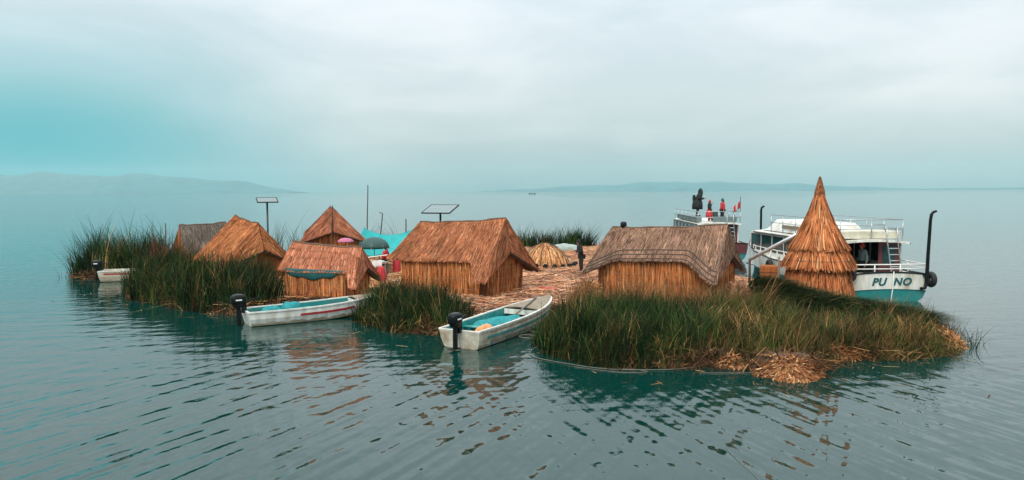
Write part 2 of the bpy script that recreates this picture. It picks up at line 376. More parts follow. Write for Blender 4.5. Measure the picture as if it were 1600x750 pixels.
GOLD = [(.50, .22, .085), (.62, .33, .15), (.38, .15, .06), (.20, .085, .04), (.68, .45, .26)]
def sample_box(n, x0, x1, y0, y1, dmin=.1, dmax=1e9):
    out_ = np.zeros((0, 2))
    while len(out_) < n:
        q = np.stack([rng.uniform(x0, x1, n), rng.uniform(y0, y1, n)], 1); s = shore_dist(q); out_ = np.concatenate([out_, q[(s > dmin) & (s < dmax)]])
    return out_[:n]
def litter(name, label, n, box, dmin, lw=(.25, .9), pal=GOLD, wts=(4, 3, 3, 2, 1.5), w=(.02, .05)):
    q = sample_box(n, *box, dmin); an = rng.normal(.15, .7, n); l = rng.uniform(*lw, n)
    dv = np.stack([np.cos(an), np.sin(an)], 1)*l[:, None]/2; z = ground_z(q)+rng.uniform(.02, .07, n)
    P0 = np.c_[q-dv, z+rng.uniform(-.03, .05, n)]; P1 = np.c_[q+dv, z+rng.uniform(-.03, .05, n)]
    V, F, C = strips(P0, P1, rng.uniform(*w, n), np.tile([[0, 0, 1.]], (n, 1))+rng.normal(0, .25, (n, 3)), palette(pal, wts, n))
    o = np_mesh(name, V, [F], 'strand', cols=C); tag(o, label, 'straw', kind='stuff'); return o
litter('straw_litter', 'loose orange dry reeds strewn over the island yard', 42000, (-6, 11, 24, 55), .25, lw=(.15, .6), pal=[(.62, .27, .13), (.72, .40, .24), (.48, .19, .085), (.22, .09, .045), (.76, .54, .38)], wts=(4, 4, 2.5, 1.2, 2.2), w=(.014, .035))
litter('straw_litter', 'loose brown dry reeds strewn between the huts behind the reed beds', 9000, (-21, -5, 26, 46), .25)

# ------------------------------------------------------------------ huts
SETS = {
 'orange': ([(.48, .16, .06), (.58, .235, .098), (.35, .11, .04), (.12, .044, .022), (.64, .35, .175)], (4, 2.2, 3, 1.8, .7)),
 'rust': ([(.38, .135, .062), (.46, .185, .09), (.28, .095, .044), (.11, .044, .025), (.56, .30, .165)], (4, 2.2, 3, 1.8, .5)),
 'grey': ([(.24, .14, .097), (.31, .18, .12), (.165, .093, .064), (.07, .04, .029), (.44, .27, .165)], (4, 2.6, 3, 1.8, .7)),
 'dark': ([(.12, .10, .085), (.16, .13, .105), (.085, .07, .06), (.05, .042, .038), (.22, .17, .13)], (4, 3, 3, 1.5, 1)),
 'pink': ([(.42, .15, .082), (.50, .205, .115), (.32, .105, .057), (.13, .048, .028), (.60, .32, .20)], (4, 2.5, 3, 1.5, .6)),
 'wall': ([(.52, .175, .058), (.62, .25, .095), (.37, .118, .04), (.12, .044, .02), (.70, .38, .17)], (4, 2.4, 3, 2.2, .7)),
}
def unit_bundle():
    vs = []; fs = []; n = 6
    for zi, (z, k) in enumerate(((0, 1.05), (.33, .96), (.66, 1.0), (1, .9))):
        for i in range(n+1):
            a_ = math.pi*i/n; vs.append((math.cos(a_)*.115*k, -math.sin(a_)*.050*k, z))
    for r_ in range(3):
        for i in range(n): fs.append([r_*(n+1)+i, r_*(n+1)+i+1, (r_+1)*(n+1)+i+1, (r_+1)*(n+1)+i])
    me = bpy.data.meshes.new('reed_bundle'); me.from_pydata(vs, [], fs)
    for p in me.polygons: p.use_smooth = True
    me.materials.append(M['straw_gold']); return me
BUNDLE = unit_bundle()
def smoothstep(a_, b_, x): t = np.clip((x-a_)/(b_-a_), 0, 1); return t*t*(3-2*t)
def hut(label, group, cx, cy, rot, L, Wh, RA, RB, zD, obA, obB, oc, hc, trim=.68, drop=(None, .8), soft=.1, hoodA=False, hoodB=True, z0=.25,
        roofset='orange', wallset='wall', rolls=0, roofmat='straw_core', nthatch=5200, slen=(.35, .95), cy_wall=None, courses=0, sag=.07, wallB=-.05, gap=.3, name='reed_hut'):
    root = empty(name, (cx, cy, 0), rot); tag(root, label, 'hut', group)
    A = np.array([-L/2, 0, RA]); B = np.array([L/2, 0, RB])
    def ridge(t):
        t = np.asarray(t, float); p = A+(B-A)*t[..., None]; p[..., 2] -= sag*np.sin(np.pi*np.clip(t, 0, 1))*(1+.3*np.sin(t*11)); return p
    def foot(t, sd): t = np.asarray(t)[..., None]; return np.array([-L/2-obA, sd*Wh, zD])+np.array([L+obA+obB, 0, 0])*t
    def smax(t):
        t = np.asarray(t, float); s = np.full(t.shape, trim)
        if drop[0] is not None: s = np.maximum(s, trim+(1-trim)*(1-smoothstep(drop[0]-soft, drop[0]+soft, t)))
        if drop[1] is not None: s = np.maximum(s, trim+(1-trim)*smoothstep(drop[1]-soft, drop[1]+soft, t))
        return s
    def P(t, s, sd):
        r = ridge(t); q = foot(t, sd); s = np.asarray(s)[..., None]; p = r+(q-r)*s
        p[..., 2] -= .10*np.sin(np.pi*np.clip(s[..., 0], 0, 1))*.6 + .03*np.sin(np.asarray(t)*9+sd)*s[..., 0]
        return p
    nrm = {}
    for sd in (-1, 1):
        e1 = B-A; e2 = foot(np.array(.5), sd)-ridge(np.array(.5)); c_ = np.cross(e1, e2); c_ /= np.linalg.norm(c_); c_ *= np.sign(c_[2]); nrm[sd] = c_
        m = MB(); m.grid(lambda u, v, sd=sd: tuple(P(np.array(u), np.array(v*float(smax(u))), sd)), 40, 10)
        m.build('roof_slope', roofmat, root, solid=.09)
    TH = [[], [], []]
    def add(V, F, C):
        b = sum(len(x) for x in TH[0]); TH[0].append(V); TH[1].append(F+b); TH[2].append(C)
    pal, wts = SETS[roofset]
    for sd in (-1, 1):
        n = int(nthatch*1.7) if sd == -1 else nthatch//2
        t = rng.uniform(-.005, 1.005, n); sm = smax(t); l = rng.uniform(*slen, n)/np.linalg.norm(foot(np.array(.5), sd)-ridge(np.array(.5)))
        if courses:
            k = rng.integers(0, courses, n); s1 = (k+1)/courses*sm+rng.normal(0, .012, n); l = np.minimum(l, .55/courses*1.6+.0*l)+0.05
        else: s1 = rng.uniform(.06, 1.04, n)*sm
        edge = rng.random(n) < .10; s1 = np.where(edge, sm+rng.uniform(-.01, .05, n), s1)
        s0 = np.maximum(s1-l, 0)
        P0 = P(t, s0, sd)+nrm[sd]*rng.uniform(.004, .02, n)[:, None]; P1 = P(t+rng.normal(0, .007, n), s1, sd)+nrm[sd]*rng.uniform(.012, .05, n)[:, None]
        nn = nrm[sd]+rng.normal(0, .22, (n, 3)); add(*strips(P0, P1, rng.uniform(.013, .034, n), nn, palette(pal, wts, n)))
    ends = ([(1, B, np.array([L/2+oc, 0, RB-hc]))] if hoodB else [])+([(0, A, np.array([-L/2-oc, 0, RA-hc]))] if hoodA else [])
    for tt, Bp, C_ in ends:
        for sd in (-1, 1):
            D_ = foot(np.array(float(tt)), sd)
            def HP(u, w_): return Bp+(C_-Bp)*u+(D_-Bp)*w_
            m = MB(); K = 12; idx = {}; vs = []
            for i in range(K+1):
                for j in range(K+1-i): idx[i, j] = len(vs); vs.append(tuple(HP(i/K, j/K)))
            fs = []
            for i in range(K):
                for j in range(K-i):
                    fs.append([idx[i, j], idx[i+1, j], idx[i, j+1]])
                    if (i+1, j+1) in idx: fs.append([idx[i+1, j], idx[i+1, j+1], idx[i, j+1]])
            m.add(vs, fs); m.build('roof_hood', roofmat, root, solid=.07)
            hn = np.cross(C_-Bp, D_-Bp); hn /= np.linalg.norm(hn); hn *= np.sign(hn[0]*(1 if tt else -1)) or 1
            n = int(nthatch*.38); u = rng.uniform(0, 1, n)**.7; wm_ = 1-u; w1 = rng.uniform(.05, 1.05, n)*wm_; ll = rng.uniform(*slen, n)/np.linalg.norm(D_-Bp)
            w1 = np.where(rng.random(n) < .2, wm_+rng.uniform(-.01, .05, n), w1); w0 = np.maximum(w1-ll, 0)
            P0 = HP(u[:, None], w0[:, None])+hn*rng.uniform(.004, .02, n)[:, None]; P1 = HP(u[:, None], w1[:, None])+hn*rng.uniform(.012, .05, n)[:, None]
            add(*strips(P0, P1, rng.uniform(.013, .034, n), hn+rng.normal(0, .22, (n, 3)), palette(pal, wts, n)))
        m = MB(); m.tube([tuple(Bp), tuple((Bp+C_)/2), tuple(C_)], .035, 6); m.build('crease_roll', 'straw_core', root)
        for sd in (-1, 1):
            D_ = foot(np.array(float(tt)), sd); inn = np.array([-.06 if tt else .06, 0, -.06]); m = MB(); m.tube([tuple(C_+(D_-C_)*k/6+inn) for k in range(7)], .065, 7); m.build('hood_rim', 'pole_wood', root, smooth=True)
    th = np_mesh('thatch', np.concatenate(TH[0]), [np.concatenate(TH[1])], 'strand', root, np.concatenate(TH[2])); th['kind'] = 'stuff'
    m = MB(); m.tube([tuple(ridge(np.array(k/12))+np.array([0, 0, .02+.012*math.sin(k*2)])) for k in range(13)], .04, 6); m.build('ridge_roll', 'straw_grey', root, smooth=True)
    for r_ in range(rolls):
        for sd in (-1,):
            ts = np.linspace(0, 1, 41); pp = P(ts, smax(ts)-.01-.085*r_, sd)+nrm[sd]*.045
            m = MB(); m.tube([tuple(p) for p in pp], .024, 6); m.build('eave_roll', 'pole_wood', root, smooth=True)
            ts = np.linspace(.0, 1, 41)
    # walls
    yw = Wh*(trim-.05); xA = -L/2+.05; xB = L/2+wallB
    def zt(y, x): # roof underside height
        t = (x+L/2)/L; rz = RA+(RB-RA)*t; return rz-(rz-zD)*abs(y)/Wh-.13
    m = MB()
    vs = []
    for x in (xA, xB): vs += [(x, -yw, z0-.2), (x, yw, z0-.2), (x, yw, zt(yw, x)), (x, 0, zt(0, x)), (x, -yw, zt(yw, x))]
    m.add(vs, [[0, 1, 2, 3, 4], [5, 9, 8, 7, 6], [0, 5, 6, 1], [1, 6, 7, 2], [0, 4, 9, 5], [2, 7, 8, 3], [3, 8, 9, 4]])
    m.build('wall', 'straw_core', root)
    SV = [[], [], []]
    def bundles(p0, p1, face, zfun):
        p0 = np.array(p0); p1 = np.array(p1); ln = np.linalg.norm(p1-p0); n = max(int(ln/.205), 2); ang = math.atan2((p1-p0)[1], (p1-p0)[0])
        for i in range(n):
            q = p0+(p1-p0)*(i+.5)/n; hh = zfun(*q)-z0+.12
            if hh < .15: continue
            b = link(bpy.data.objects.new('reed_bundle', BUNDLE), root); b.location = (q[0], q[1], z0-.1)
            b.rotation_euler = (random.uniform(-.015, .015), random.uniform(-.025, .025), ang); b.scale = (ln/n/.205*1.02, random.uniform(.8, 1.25), hh)
        k = int(ln*330); u = rng.uniform(0, 1, k); q = p0+(p1-p0)*u[:, None]; top = np.array([zfun(*w_) for w_ in q]); l = rng.uniform(.3, 1.2, k)
        za = z0+rng.uniform(-.05, 1, k)*(np.maximum(top-z0-.2, .05)); zb = np.minimum(za+l, top+.02); fn = np.array(face)
        off = fn*rng.uniform(.050, .080, k)[:, None]; du = (p1-p0)/ln
        P0 = np.c_[q, za]; P1 = np.c_[q+du*rng.normal(0, .03, k)[:, None], zb]; P0[:, :2] += off; P1[:, :2] += off*rng.uniform(.9, 1.2, k)[:, None]
        ok = zb-za > .1
        V, F, C = strips(P0[ok], P1[ok], rng.uniform(.013, .032, ok.sum()), np.c_[np.tile(fn, (ok.sum(), 1)), np.zeros(ok.sum())]+rng.normal(0, .25, (ok.sum(), 3)), palette(*SETS[wallset], int(ok.sum())))
        b = sum(len(x) for x in SV[0]); SV[0].append(V); SV[1].append(F+b); SV[2].append(C)
        for hgt in (.35, .72, 1.1):
            pts = [(*(p0+(p1-p0)*w_+fn*.076), z0+hgt*min(1, (zfun(*p0)-z0)/1.3)+.02*math.sin(w_*14+hgt*7)) for w_ in np.linspace(.02, .98, 12)]
            if min(zfun(*(p0+(p1-p0)*w_)) for w_ in (.05, .95)) > pts[0][2]: m = MB(); m.tube(pts, .008, 5); m.build('binding_rope', 'rope', root)
    bundles((xA, -yw), (xB-gap, -yw), (0, -1), lambda x, y: zt(y, x))
    bundles((xB, -yw), (xB, yw), (1, 0), lambda x, y: zt(y, x))
    bundles((xA, yw), (xA, -yw), (-1, 0), lambda x, y: zt(y, x))
    so = np_mesh('wall_reeds', np.concatenate(SV[0]), [np.concatenate(SV[1])], 'strand', root, np.concatenate(SV[2])); so['kind'] = 'stuff'
    root['P'] = 0; del root['P']
    return root, P, smax, yw, zt
HG = 'reed huts on the floating island'
hut('large orange reed hut with sharp folded roof hood behind the turquoise-lined boat', HG, -2.01, 29.79, -.49, 4.0, 2.17, 3.05, 3.26, 1.07, .76, .35, .18, 1.26, trim=.68, drop=(None, .86), soft=.05, roofset='rust', nthatch=7000)
h5, h5P, h5s, *_ = hut('weathered grey brown reed hut with curved layered eaves and short black stovepipe', HG, 5.75, 27.44, -.47, 4.28, 2.55, 2.91, 3.08, 1.29, .29, .14, .19, 1.07, trim=.62, drop=(.07, .86), soft=.15, roofset='grey', roofmat='straw_grey', rolls=3, nthatch=8000, slen=(.4, 1.1))
h3, *_ = hut('low small reed hut with green cloth under its eave beside red-striped boat', HG, -7.16, 28.78, -.14, 2.75, 1.49, 2.39, 2.18, .80, .33, .26, .21, .76, trim=.60, drop=(None, .9), soft=.05, roofset='pink', courses=4, nthatch=4200)
hut('orange reed hut with tilted ridge rising behind the dark reed thicket', HG, -12.05, 33.81, -.68, 1.9, 1.95, 3.25, 2.93, 1.0, .9, .0, .42, 1.16, trim=.84, drop=(None, .9), roofset='orange', nthatch=4200)
hut('pinkish reed hut with pole against its open gable under the tall mast', HG, -9.70, 40.05, -1.30, 3.7, 1.71, 3.50, 3.52, 1.75, .3, .29, .30, 1.2, trim=.80, drop=(None, .9), roofset='pink', roofmat='straw_pink', nthatch=3000)
hut('dark grey weathered reed hut at the far end of the row', HG, -16.61, 39.99, .68, 2.39, 1.41, 2.61, 2.70, 1.0, .09, .10, .3, .8, trim=.92, drop=(None, None), hoodB=False, roofset='dark', roofmat='straw_grey', nthatch=2600, wallB=-.1)
def place(o, root, loc, rot=(0, 0, 0)):
    o.parent = root; o.location = loc; o.rotation_euler = rot; return o
# green cloth hung under the small hut's eave; stovepipe on the grey hut; pole against the pink hut
m = MB(); m.grid(lambda u, v: (-1.30+2.25*u, -.925-.03*math.sin(math.pi*v)+.015*math.sin(u*22), 1.45-.09*u-v*(.14+.24*math.sin(math.pi*min(u*1.1, 1))**.6+.03*math.sin(u*17))), 30, 8)
m.build('eave_cloth', 'green_cloth', h3, smooth=True, solid=.012)
m = MB(); m.tube([(-1.72, .05, 2.5), (-1.72, .05, 3.02)], .085, 10); pipe = m.build('stovepipe', 'black_plastic', h5, smooth=True)
m = MB(); m.lathe([(.10, 2.90), (.12, 2.96), (.12, 3.08), (.08, 3.13), (.02, 3.14)], 14, (-1.72, .05, 0)); m.build('pipe_cap', 'black_plastic', pipe, smooth=True)

def pole(name, label, p0, p1, r, mtl='pole_wood', bend=None):
    m = MB(); p0 = Vector(p0); p1 = Vector(p1); pts = [p0+(p1-p0)*k/5+Vector((.012*math.sin(k*1.7), 0, 0)) for k in range(6)]
    if bend: pts.append(p1+Vector(bend))
    m.tube([p-p0 for p in pts], [r*(1-.3*k/len(pts)) for k in range(len(pts))], 7); o = m.build(name, mtl, smooth=True); o.location = p0
    return tag(o, label, 'pole')
pole('mast_pole', 'tall thin dark mast rising behind the turquoise tarp', (-7.86, 40.2, .2), (-7.75, 40.2, 4.68), .035)
pole('bent_pole', 'leaning pole with hooked top holding up the middle of the turquoise tarp', (-7.22, 40.0, .2), (-6.95, 40.0, 3.15), .035, bend=(-.16, 0, .06))
pole('short_pole', 'short dark pole propping the tarp corner beside the big orange hut', (-5.70, 40.0, .2), (-5.70, 40.0, 2.85), .04)
pole('stake', 'lone dark stake standing in the reeds beside the dark grey hut', (-17.85, 38.3, .1), (-17.83, 38.3, 2.75), .035)
pole('gable_pole', 'slim pole leaning on the front fold of the pinkish hut', (-9.20, 37.72, .2), (-9.16, 38.02, 3.62), .035)

# turquoise tarp
def tarp(u, v):
    x = -7.95+2.75*u; top = 2.42-.42*math.sin(math.pi*u)**.7-(.0 if u < .95 else 0)
    y = 40.0-1.9*v; z = top-(.85+.2*(1-u))*v-.10*math.sin(math.pi*v)+.05*math.sin(u*19+v*5)*v
    return (x-.25*v*(1-u), y, z)
m = MB(); m.grid(tarp, 40, 16); tag(m.build('tarp', 'teal_tarp', smooth=True, solid=.01), 'bright turquoise tarp slung between poles above the market corner', 'tarp')

# solar panels
def solar(label, loc, hgt, w, l, rx, rz, base):
    r = empty('solar_panel', (loc[0], loc[1], base)); tag(r, label, 'solar panel', 'solar panels on poles'); hh = hgt-base
    m = MB(); m.tube([(0, 0, 0), (0, 0, hh)], .045, 8); m.build('pole', 'dark_metal', r, smooth=True)
    m = MB(); m.box((0, 0, 0), (.3, .2, .05)); br = m.build('bracket', 'dark_metal', r, bevel=.01); br.location = (0, 0, hh-.02)
    m = MB(); rot = (rx, 0, rz)
    for sx in (-1, 1): m.box((sx*(w/2-.02), 0, 0), (.04, l, .05))
    for sy in (-1, 1): m.box((0, sy*(l/2-.02), 0), (w-.08, .04, .05))
    f = m.build('frame', 'dark_metal', r); f.location = (0, 0, hh+.05); f.rotation_euler = rot
    m = MB(); m.box((0, 0, -.004), (w-.08, l-.08, .03)); p = m.build('backing', 'dark_metal', f)
    nx_, ny_ = 6, 4; cw = (w-.1)/nx_; cl_ = (l-.1)/ny_
    for i in range(nx_):
        for j in range(ny_):
            m = MB(); m.box((0, 0, 0), (cw-.012, cl_-.012, .006)); c = m.build('solar_cell', 'solar_cell', f); c.location = ((i+.5-nx_/2)*cw, (j+.5-ny_/2)*cl_, .016)
solar('solar panel on tall pole behind the tilted orange hut', (-11.45, 34.9), 3.90, .95, .62, R(20), R(24), .2)
solar('wide solar panel on pole behind the large orange hut ridge', (-3.1, 32.3), 3.50, 1.40, .95, R(21), R(-24), .2)

# ------------------------------------------------------------------ reed beds
GREEN = [(.005, .021, .008), (.010, .036, .010), (.024, .058, .012), (.075, .095, .022), (.10, .052, .020), (.32, .18, .075)]
def ell(n, c, r, rot=0, dmin=-.25):
    out_ = np.zeros((0, 2))
    while len(out_) < n:
        a_ = rng.uniform(0, 2*np.pi, n); q = np.sqrt(rng.uniform(0, 1, n)); x = np.cos(a_)*q*r[0]; y = np.sin(a_)*q*r[1]
        p = np.stack([c[0]+x*math.cos(rot)-y*math.sin(rot), c[1]+x*math.sin(rot)+y*math.cos(rot)], 1); out_ = np.concatenate([out_, p[shore_dist(p) > dmin]])
    return out_[:n]
def clumped(q, k, s):
    c = q[rng.integers(0, len(q), k)]; return c[rng.integers(0, k, len(q))]+rng.normal(0, s, q.shape)
def bed(name, label, spots, wts, wind=(.10, -.02), w=(.014, .03), pal=GREEN, clump=.20, lean=.16, droop=.0, mtl='reed', dmin=-.25):
    B_, H_, L_, C_ = [], [], [], []; pal = np.array(pal)
    for n, c, r, rot, h0, h1 in spots:
        k = max(n//32, 4); cc = ell(k, c, r, rot, dmin); ci = rng.integers(0, k, n)
        q = cc[ci]+rng.normal(0, 1, (n, 2))*clump*rng.uniform(.5, 1.5, k)[ci][:, None]; ck = rng.beta(1.6, 1.6, k); cl = rng.normal(0, .26, (k, 2)); cb = rng.uniform(.40, 1.6, k)
        ctone = np.array(pal)[rng.choice(len(pal), k, p=np.array(wts)/sum(wts))]
        own = rng.random(n) < .7; col = np.where(own[:, None], ctone[ci], palette(pal, wts, n, .1))*cb[ci][:, None]*rng.uniform(.7, 1.3, (n, 1))
        hh = (h0+(h1-h0)*ck[ci])*np.where(rng.random(n) < .05, rng.uniform(1.05, 1.45, n), rng.uniform(.35, 1.05, n)); ok = shore_dist(q) > dmin-.15
        B_.append(q[ok]); H_.append(hh[ok]); L_.append((cl[ci]+rng.normal(0, lean, (n, 2)))[ok]); C_.append(col[ok])
    q = np.concatenate(B_); h = np.concatenate(H_); n = len(q)
    base = np.c_[q, np.maximum(ground_z(q)-.05, -.12)]; ln = np.concatenate(L_)+np.array(wind)
    o = blades(name, base, h, ln, rng.uniform(*w, n), np.concatenate(C_), mtl, droop=droop); tag(o, label, 'reeds', 'reed beds round the island', 'stuff'); return o
G1 = (4, 4, 3, 1.5, 1, .5)
bed('reed_bed', 'wind-bent tall green reeds at the island tip beside half-hidden white boat', [(3600, (-20.6, 39.2), (2.3, 1.5), .1, 1.2, 2.5), (1800, (-18.0, 38.9), (1.6, 1.0), 0, .6, 1.35)], G1, wind=(-.16, 0), w=(.02, .045))
bed('reed_bed', 'dense dark reed thicket in front of the tilted orange hut', [(7500, (-13.9, 31.0), (3.0, 2.4), -.7, .7, 1.7), (5200, (-11.0, 28.3), (2.2, 1.5), -.6, 1.0, 1.95), (2600, (-16.0, 34.0), (1.5, 2.0), .2, .9, 1.95), (1500, (-9.6, 27.2), (.8, 1.0), 0, .7, 1.5)], G1, w=(.018, .04))
bed('reed_bed', 'green reed clump between the two moored small boats', [(5200, (-3.7, 24.2), (1.5, 1.7), -.7, .5, 1.35), (2200, (-2.2, 23.5), (.9, 1.1), -.6, .4, 1.0), (900, (-4.6, 25.6), (.6, 1.2), 0, .6, 1.3)], G1, w=(.016, .034))
bed('reed_bed', 'broad dark green reed bed along the shore before the grey brown hut', [(15000, (3.0, 20.6), (2.4, 2.6), 0, .40, 1.25), (3500, (5.9, 20.8), (2.2, 2.4), 0, .35, 1.0), (1500, (4.4, 23.4), (1.8, .9), -.4, .4, 1.1), (1600, (2.2, 18.9), (1.6, .9), 0, .3, .8)], (4.5, 5, 4.5, 2.6, 1.4, .7), w=(.012, .030))
OLIVE = [(.035, .065, .014), (.085, .10, .022), (.14, .085, .032), (.25, .125, .05), (.40, .22, .09), (.014, .036, .011)]
bed('reed_bed', 'mixed olive and straw brown reeds below the gable of the grey brown hut', [(9500, (6.9, 20.6), (2.2, 2.5), 0, .30, .95), (3600, (7.2, 23.2), (1.6, 1.3), -.4, .4, 1.1), (3800, (5.0, 18.7), (3.6, .8), 0, .2, .65), (2600, (5.0, 19.8), (1.8, 1.0), 0, .3, .8)], (4, 4, 3, 2, 1.1, 4), pal=OLIVE, w=(.012, .026), lean=.25)
bed('broken_stems', 'bent and broken yellow stems scattered through the shore reeds', [(900, (4.5, 20.2), (3.8, 2.2), 0, .5, 1.1), (260, (10.4, 20.4), (2.0, 1.4), .4, .4, .8), (420, (-12.6, 29.6), (3.6, 1.8), -.7, .7, 1.5), (220, (-3.4, 23.8), (1.6, 1.4), -.7, .5, 1.0), (160, (-20, 38.6), (2, 1), 0, .6, 1.5)], (3, 3, 2, 2), pal=[(.42, .26, .10), (.26, .22, .05), (.30, .14, .055), (.16, .17, .04)], w=(.016, .034), lean=.75, droop=.30)
bed('dry_stems', 'thin dry brown stems standing before the grey brown hut wall', [(1900, (3.9, 24.3), (2.6, .8), -.45, .8, 1.55), (700, (6.6, 23.6), (1.4, .7), -.45, .7, 1.4), (260, (-3.2, 26.2), (1.6, .5), -.45, .5, .9)], (3, 3, 2, 1), pal=[(.20, .10, .045), (.30, .15, .06), (.10, .06, .03), (.42, .24, .11)], w=(.010, .02), lean=.12)
bed('reed_bed', 'brownish reeds fringing the island tip by the tour boat stern', [(5200, (10.6, 20.4), (1.9, 1.4), .5, .3, .8), (2200, (12.0, 22.2), (.8, 1.5), .3, .35, .9), (2500, (9.3, 19.5), (1.6, .9), 0, .25, .6)], (2, 3, 3, 1.5, .8, 3), pal=OLIVE, w=(.012, .026), wind=(.2, -.05), lean=.35)
bed('reed_bed', 'sparse green reeds growing in the water off the island tip', [(170, (12.45, 20.5), (.55, 1.1), .3, .4, 1.1), (50, (-22.6, 38.6), (.6, .6), 0, .6, 1.5)], G1, w=(.014, .024), wind=(.2, 0), lean=.3, dmin=-.9, clump=.35)
bed('reed_bed', 'upright green reeds at the back edge behind the pale canvas', [(1300, (2.6, 52.8), (2.3, .8), 0, .8, 1.7), (700, (4.9, 53), (.9, .7), 0, .8, 1.6)], (4, 4, 3, 1, .4, .1), w=(.025, .05), lean=.15)
bed('reed_bed', 'thin wispy reeds behind the turquoise tarp', [(420, (-7.2, 45.0), (3.5, 1.0), 0, 1.3, 2.5), (260, (-12.6, 42), (1.8, 1.0), 0, 1.3, 2.6), (150, (-15.5, 43.5), (2, .6), 0, 1, 2)], (3, 3, 2, 1, 1, .3), w=(.018, .035))
bed('dry_tuft', 'reddish brown dry tufts in the thicket beside the lone stake', [(420, (-16.6, 35.6), (.9, .6), 0, 1.3, 2.1), (380, (-15.0, 30.5), (.5, .4), 0, .2, .5)], (1, 1), pal=[(.30, .09, .06), (.22, .07, .05)], w=(.02, .04))

bed('shore_fringe', 'dark brown straw fringe drooping along the waterline of the island', [(2600, (-13.0, 28.5), (5.2, 1.3), -.72, .2, .6), (1400, (-3.2, 23.0), (2.4, .7), -.7, .2, .5), (3200, (4.0, 18.3), (4.5, .7), 0, .15, .55), (1500, (10.4, 19.3), (2.6, .7), .35, .2, .5), (900, (-19.5, 37.8), (2.6, .6), 0, .2, .6), (700, (-7.2, 27.0), (2.2, .5), .3, .15, .35), (700, (.6, 25.0), (1.2, 1.6), -.6, .12, .3), (700, (1.2, 21.8), (.5, 2.2), 0, .2, .5)], (4, 3, 3, 2, .8), pal=[(.06, .035, .02), (.12, .06, .03), (.20, .10, .045), (.035, .045, .015), (.42, .25, .12)], w=(.014, .032), lean=.9, droop=.35, dmin=-.3)

# ragged straw hanging over the whole near shoreline
n = 14000; q = np.zeros((0, 2))
while len(q) < n:
    u = np.stack([rng.uniform(-23, 13, 60000), rng.uniform(15.5, 40, 60000)], 1); sdd = shore_dist(u); u = u[(sdd > -.22) & (sdd < .40)]; q = np.concatenate([q, u])
q = q[:n]; z = ground_z(q)+rng.uniform(.0, .10, n); th = rng.uniform(0, 6.28, n); l = rng.uniform(.15, .55, n); dv = np.stack([np.cos(th), np.sin(th)], 1)*l[:, None]
V, F, C = strips(np.c_[q, z], np.c_[q+dv, np.maximum(z+rng.normal(-.06, .12, n), -.05)], rng.uniform(.014, .034, n), np.tile([[0, 0, 1.]], (n, 1))+rng.normal(0, .5, (n, 3)), palette([(.07, .035, .018), (.14, .065, .03), (.25, .12, .05), (.03, .035, .014), (.45, .26, .12)], (4, 4, 2.5, 3, 1), n, .35))
tag(np_mesh('shore_straw', V, [F], 'strand', cols=C), 'matted brown straw edge where the island meets the water', 'straw', kind='stuff')

# combed dark mound of leaning reeds
n = 9000; t = rng.uniform(0, 1, n); k = rng.normal(0, .42, n)
cx_ = np.interp(t, [0, .35, .7, 1], [8.3, 9.5, 10.7, 11.9]); cy_ = np.interp(t, [0, .35, .7, 1], [25.6, 24.2, 22.6, 21.2]); hh = np.interp(t, [0, .15, .3, .5, .75, 1], [.8, .75, .55, .42, .32, .18])*np.exp(-(k/.62)**2)
q = np.stack([cx_+k*.75, cy_+k*.55], 1); base = np.c_[q, ground_z(q)+hh]
ln = np.stack([rng.normal(1.1, .25, n), rng.normal(-1.0, .3, n)], 1)
o = blades('reed_mound', base, rng.uniform(.35, .75, n), ln, rng.uniform(.014, .03, n), palette(GREEN, (4, 4, 3, 1.2, .7, .4), n, .35), droop=.28); tag(o, 'combed dark mound of leaning reeds sloping down from the conical hut', 'reeds', kind='stuff')
m = MB(); K = 40
def mound(u, v):
    x = np.interp(u, [0, .35, .7, 1], [8.3, 9.5, 10.7, 11.9]); y = np.interp(u, [0, .35, .7, 1], [25.6, 24.2, 22.6, 21.2]); kk = (v-.5)*2.4
    h_ = np.interp(u, [0, .15, .3, .5, .75, 1], [.77, .72, .52, .38, .28, .13])*math.exp(-(kk/.62)**2); return (float(x+kk*.75), float(y+kk*.55), .2+float(h_)*.96)
m.grid(mound, 40, 16); mat('mound_core', (.03, .04, .015), .95, nscale=9, namp=.5, bump=.8); m.build('mound_core', 'mound_core', o, smooth=True)

